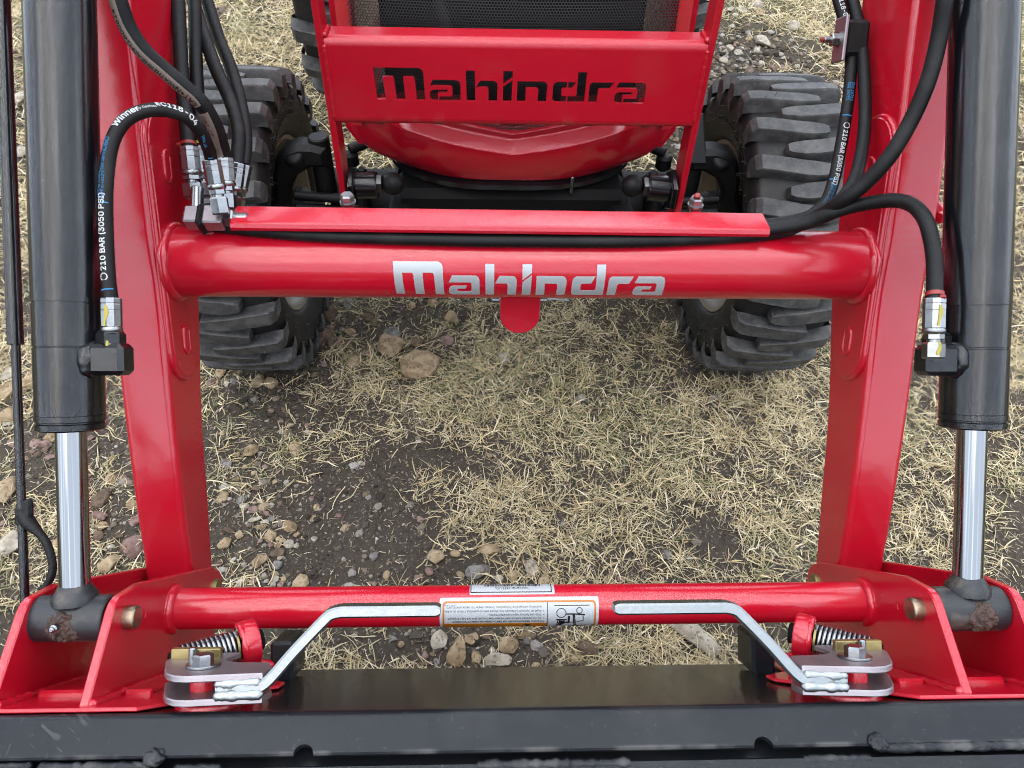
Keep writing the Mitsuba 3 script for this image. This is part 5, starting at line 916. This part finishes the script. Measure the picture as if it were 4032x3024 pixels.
def pebbles(x, y, rmin, rmax, ico, seed):
    r_ = np.random.default_rng(seed); n = len(x); v0 = ico.vertices; m = len(v0)
    r = rmin + (rmax - rmin) * r_.random(n) ** 2.5
    v = v0[None] * (1 + r_.uniform(-.28, .28, (n, m, 1))) * (r[:, None] * np.c_[r_.uniform(.7, 1.3, n), r_.uniform(.7, 1.3, n), r_.uniform(.5, .8, n)])[:, None, :]
    t = r_.uniform(0, 6.28, n); c, s_ = np.cos(t)[:, None], np.sin(t)[:, None]
    v = np.stack([v[..., 0] * c - v[..., 1] * s_, v[..., 0] * s_ + v[..., 1] * c, v[..., 2]], -1) + np.stack([x, y, ground_h(x, y) + r * .25], -1)[:, None]
    f = ico.faces[None] + (np.arange(n) * m)[:, None, None]; cc = GC[r_.integers(0, len(GC), n)] * r_.uniform(.6, 1.15, (n, 1))
    return v.reshape(-1, 3), f.reshape(-1, 3), np.repeat(cc, m, 0)
def join(parts):
    vs, fs, cs, o = [], [], [], 0
    for v, f, c in parts: vs.append(v); fs.append(f + o); cs.append(c); o += len(v)
    return np.vstack(vs), np.vstack(fs), np.vstack(cs)
xa, ya = scatter(42000, -1.75, 1.75, .45, 2.2, gravel_d, 31); xb, yb = scatter(26000, -1.5, 1.5, .45, 2.2, lambda x, y: gravel_d(x, y) * .16, 32); xc, yc = scatter(70000, -3.2, 3.2, 2.2, 5.0, gravel_d, 33)
gv_, gf_, gc_ = join([pebbles(xa, ya, .0012, .005, ico0, 1), pebbles(xb, yb, .0035, .011, ico1, 2), pebbles(xc, yc, .004, .018, ico0, 3)])
scene['gravel'] = mikit.ply((gv_, gf_), 'vertex_matte', smooth=False, color=gc_); name('gravel', 'loose gravel chips strewn over the bare soil', 'gravel', kind='stuff')

# dry grass: tufts of thin bent blades
def blades(tx, ty, per, lmin, lmax, w, seed, far=False):
    r_ = np.random.default_rng(seed); nt = len(tx); cnt = r_.poisson(per, nt) + 1; i = np.repeat(np.arange(nt), cnt); n = len(i)
    base = np.stack([tx[i] + r_.normal(0, .010 if not far else .022, n), ty[i] + r_.normal(0, .010 if not far else .022, n)], 1)
    h0 = ground_h(base[:, 0], base[:, 1])
    L = r_.uniform(lmin, lmax, n) * (1 + .35 * r_.normal(size=n)).clip(.4, 1.8); az = r_.uniform(0, 2 * np.pi, n); el = np.abs(r_.normal(.22, .36, n)).clip(.02, 1.3)
    bend = r_.normal(0, .36, n); drop = r_.uniform(.0, .65, n); S = 3
    p = np.c_[base, h0 + r_.uniform(0, .006, n)]; pts = [p]; dirs = []
    for k in range(S):
        a = az + bend * k / S; e = el - drop * k / S
        d = np.stack([np.cos(a) * np.cos(e), np.sin(a) * np.cos(e), np.sin(e)], 1); dirs.append(d); p = p + d * (L / S)[:, None]
        p[:, 2] = np.maximum(p[:, 2], h0 - .001 + .003 * r_.random(n)); pts.append(p)
    W = w * (.45 + 1.1 * r_.random(n) ** 1.6); roll = r_.uniform(-.9, .9, n); vs = []
    for k in range(S + 1):
        d = dirs[min(k, S - 1)]; s1 = np.stack([-d[:, 1], d[:, 0], np.zeros(n)], 1); s1 /= np.linalg.norm(s1, axis=1, keepdims=True) + 1e-9; s2 = np.cross(d, s1)
        sd = s1 * np.cos(roll)[:, None] + s2 * np.sin(roll)[:, None]
        if k < S: q = sd * (W * (1, .95, .7)[k] / 2)[:, None]; vs += [pts[k] - q, pts[k] + q]
        else: vs.append(pts[k])
    v = np.stack(vs, 1); f = np.array([[0, 1, 3], [0, 3, 2], [2, 3, 5], [2, 5, 4], [4, 5, 6]])[None] + (np.arange(n) * 7)[:, None, None]
    green = np.clip(meshkit.fbm(np.c_[base * 3.1, h0 * 0], 2, 44) * 1.4 - .58, .02, .30)
    kind = r_.random(n); straw = np.array([(.53, .44, .265), (.45, .36, .20), (.61, .53, .37), (.32, .24, .14), (.44, .38, .245)])[r_.choice(5, n, p=[.34, .24, .2, .1, .12])]
    c = np.where((kind < green)[:, None], np.array([(.12, .145, .065), (.20, .21, .105), (.30, .29, .17)])[r_.integers(0, 3, n)], straw) * r_.uniform(.72, 1.2, (n, 1))
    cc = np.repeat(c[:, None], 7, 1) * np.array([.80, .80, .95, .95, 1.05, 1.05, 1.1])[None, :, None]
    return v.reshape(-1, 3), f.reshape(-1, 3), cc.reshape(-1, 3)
def off_machine(x, y):
    w = (np.abs(np.abs(x) - .600) < .125) & (np.abs(y - 1.56) < .17); return ~w
def gd(k): return lambda x, y: np.clip(bare_at(x, y) * k, 0, 1) ** 1.15 * off_machine(x, y)
n1x, n1y = scatter(25000, -2.2, 2.2, .45, 2.1, gd(.92), 51)
n2x, n2y = scatter(30000, -4.6, 4.6, 2.1, 5.2, lambda x, y: np.clip(bare_at(x, y) + .12 - 1.1 * np.exp(-((x - 1.05) / .5) ** 2 - ((y - 3.0) / .5) ** 2), 0, 1) ** 1.1, 52)
def runners(n, seed):
    x, y = scatter(n, -1.4, 1.4, .45, 2.3, lambda x, y: np.clip(1.1 - bare_at(x, y), .15, 1), seed); r_ = np.random.default_rng(seed); vs, fs, cs, o = [], [], [], 0
    for a, b in zip(x, y):
        m = 7; t = r_.uniform(0, 6.28); st = r_.uniform(.006, .016); p = V(a, b); P = []
        for _ in range(m): P.append(p.copy()); t += r_.normal(0, .35); p = p + st * V(math.cos(t), math.sin(t))
        P = np.array(P); z = ground_h(P[:, 0], P[:, 1]) + .004 + .003 * r_.random(m); Q = np.c_[P, z]; d = np.gradient(P, axis=0); nn = np.c_[-d[:, 1], d[:, 0]]; nn /= np.linalg.norm(nn, axis=1, keepdims=True)
        w = .0011 * np.linspace(1, .5, m)[:, None]; lo, hi = Q - np.c_[nn * w, np.zeros(m)], Q + np.c_[nn * w, np.zeros(m)]
        k = np.arange(m - 1) * 2; vs.append(np.stack([lo, hi], 1).reshape(-1, 3)); fs.append(np.vstack([np.stack([k, k + 1, k + 3], 1), np.stack([k, k + 3, k + 2], 1)]) + o); o += 2 * m
        cs.append(np.tile(V(.47, .40, .25) * r_.uniform(.7, 1.1), (2 * m, 1)))
    return np.vstack(vs), np.vstack(fs), np.vstack(cs)
def litter(n, seed):
    x, y = scatter(n, -1.9, 1.9, .45, 2.4, lambda x, y: np.clip(.25 + bare_at(x, y), 0, 1), seed); r_ = np.random.default_rng(seed); n = len(x)
    L, w, t = r_.uniform(.003, .016, n), r_.uniform(.0004, .0010, n), r_.uniform(0, 6.28, n); z = ground_h(x, y) + .0016 + .002 * r_.random(n)
    d = np.stack([np.cos(t), np.sin(t), r_.normal(0, .12, n)], 1); q = np.stack([-np.sin(t), np.cos(t), r_.normal(0, .3, n)], 1); c0 = np.stack([x, y, z], 1)
    v = np.stack([c0 - d * L[:, None] / 2 - q * w[:, None], c0 - d * L[:, None] / 2 + q * w[:, None], c0 + d * L[:, None] / 2 + q * w[:, None] * .5, c0 + d * L[:, None] / 2 - q * w[:, None] * .5], 1)
    f = np.array([[0, 2, 1], [0, 3, 2]])[None] + (np.arange(n) * 4)[:, None, None]; c = np.array([(.42, .35, .22), (.30, .235, .15), (.22, .17, .12), (.50, .45, .34)])[r_.integers(0, 4, n)] * r_.uniform(.6, 1.1, (n, 1))
    return v.reshape(-1, 3), f.reshape(-1, 3), np.repeat(c, 4, 0)
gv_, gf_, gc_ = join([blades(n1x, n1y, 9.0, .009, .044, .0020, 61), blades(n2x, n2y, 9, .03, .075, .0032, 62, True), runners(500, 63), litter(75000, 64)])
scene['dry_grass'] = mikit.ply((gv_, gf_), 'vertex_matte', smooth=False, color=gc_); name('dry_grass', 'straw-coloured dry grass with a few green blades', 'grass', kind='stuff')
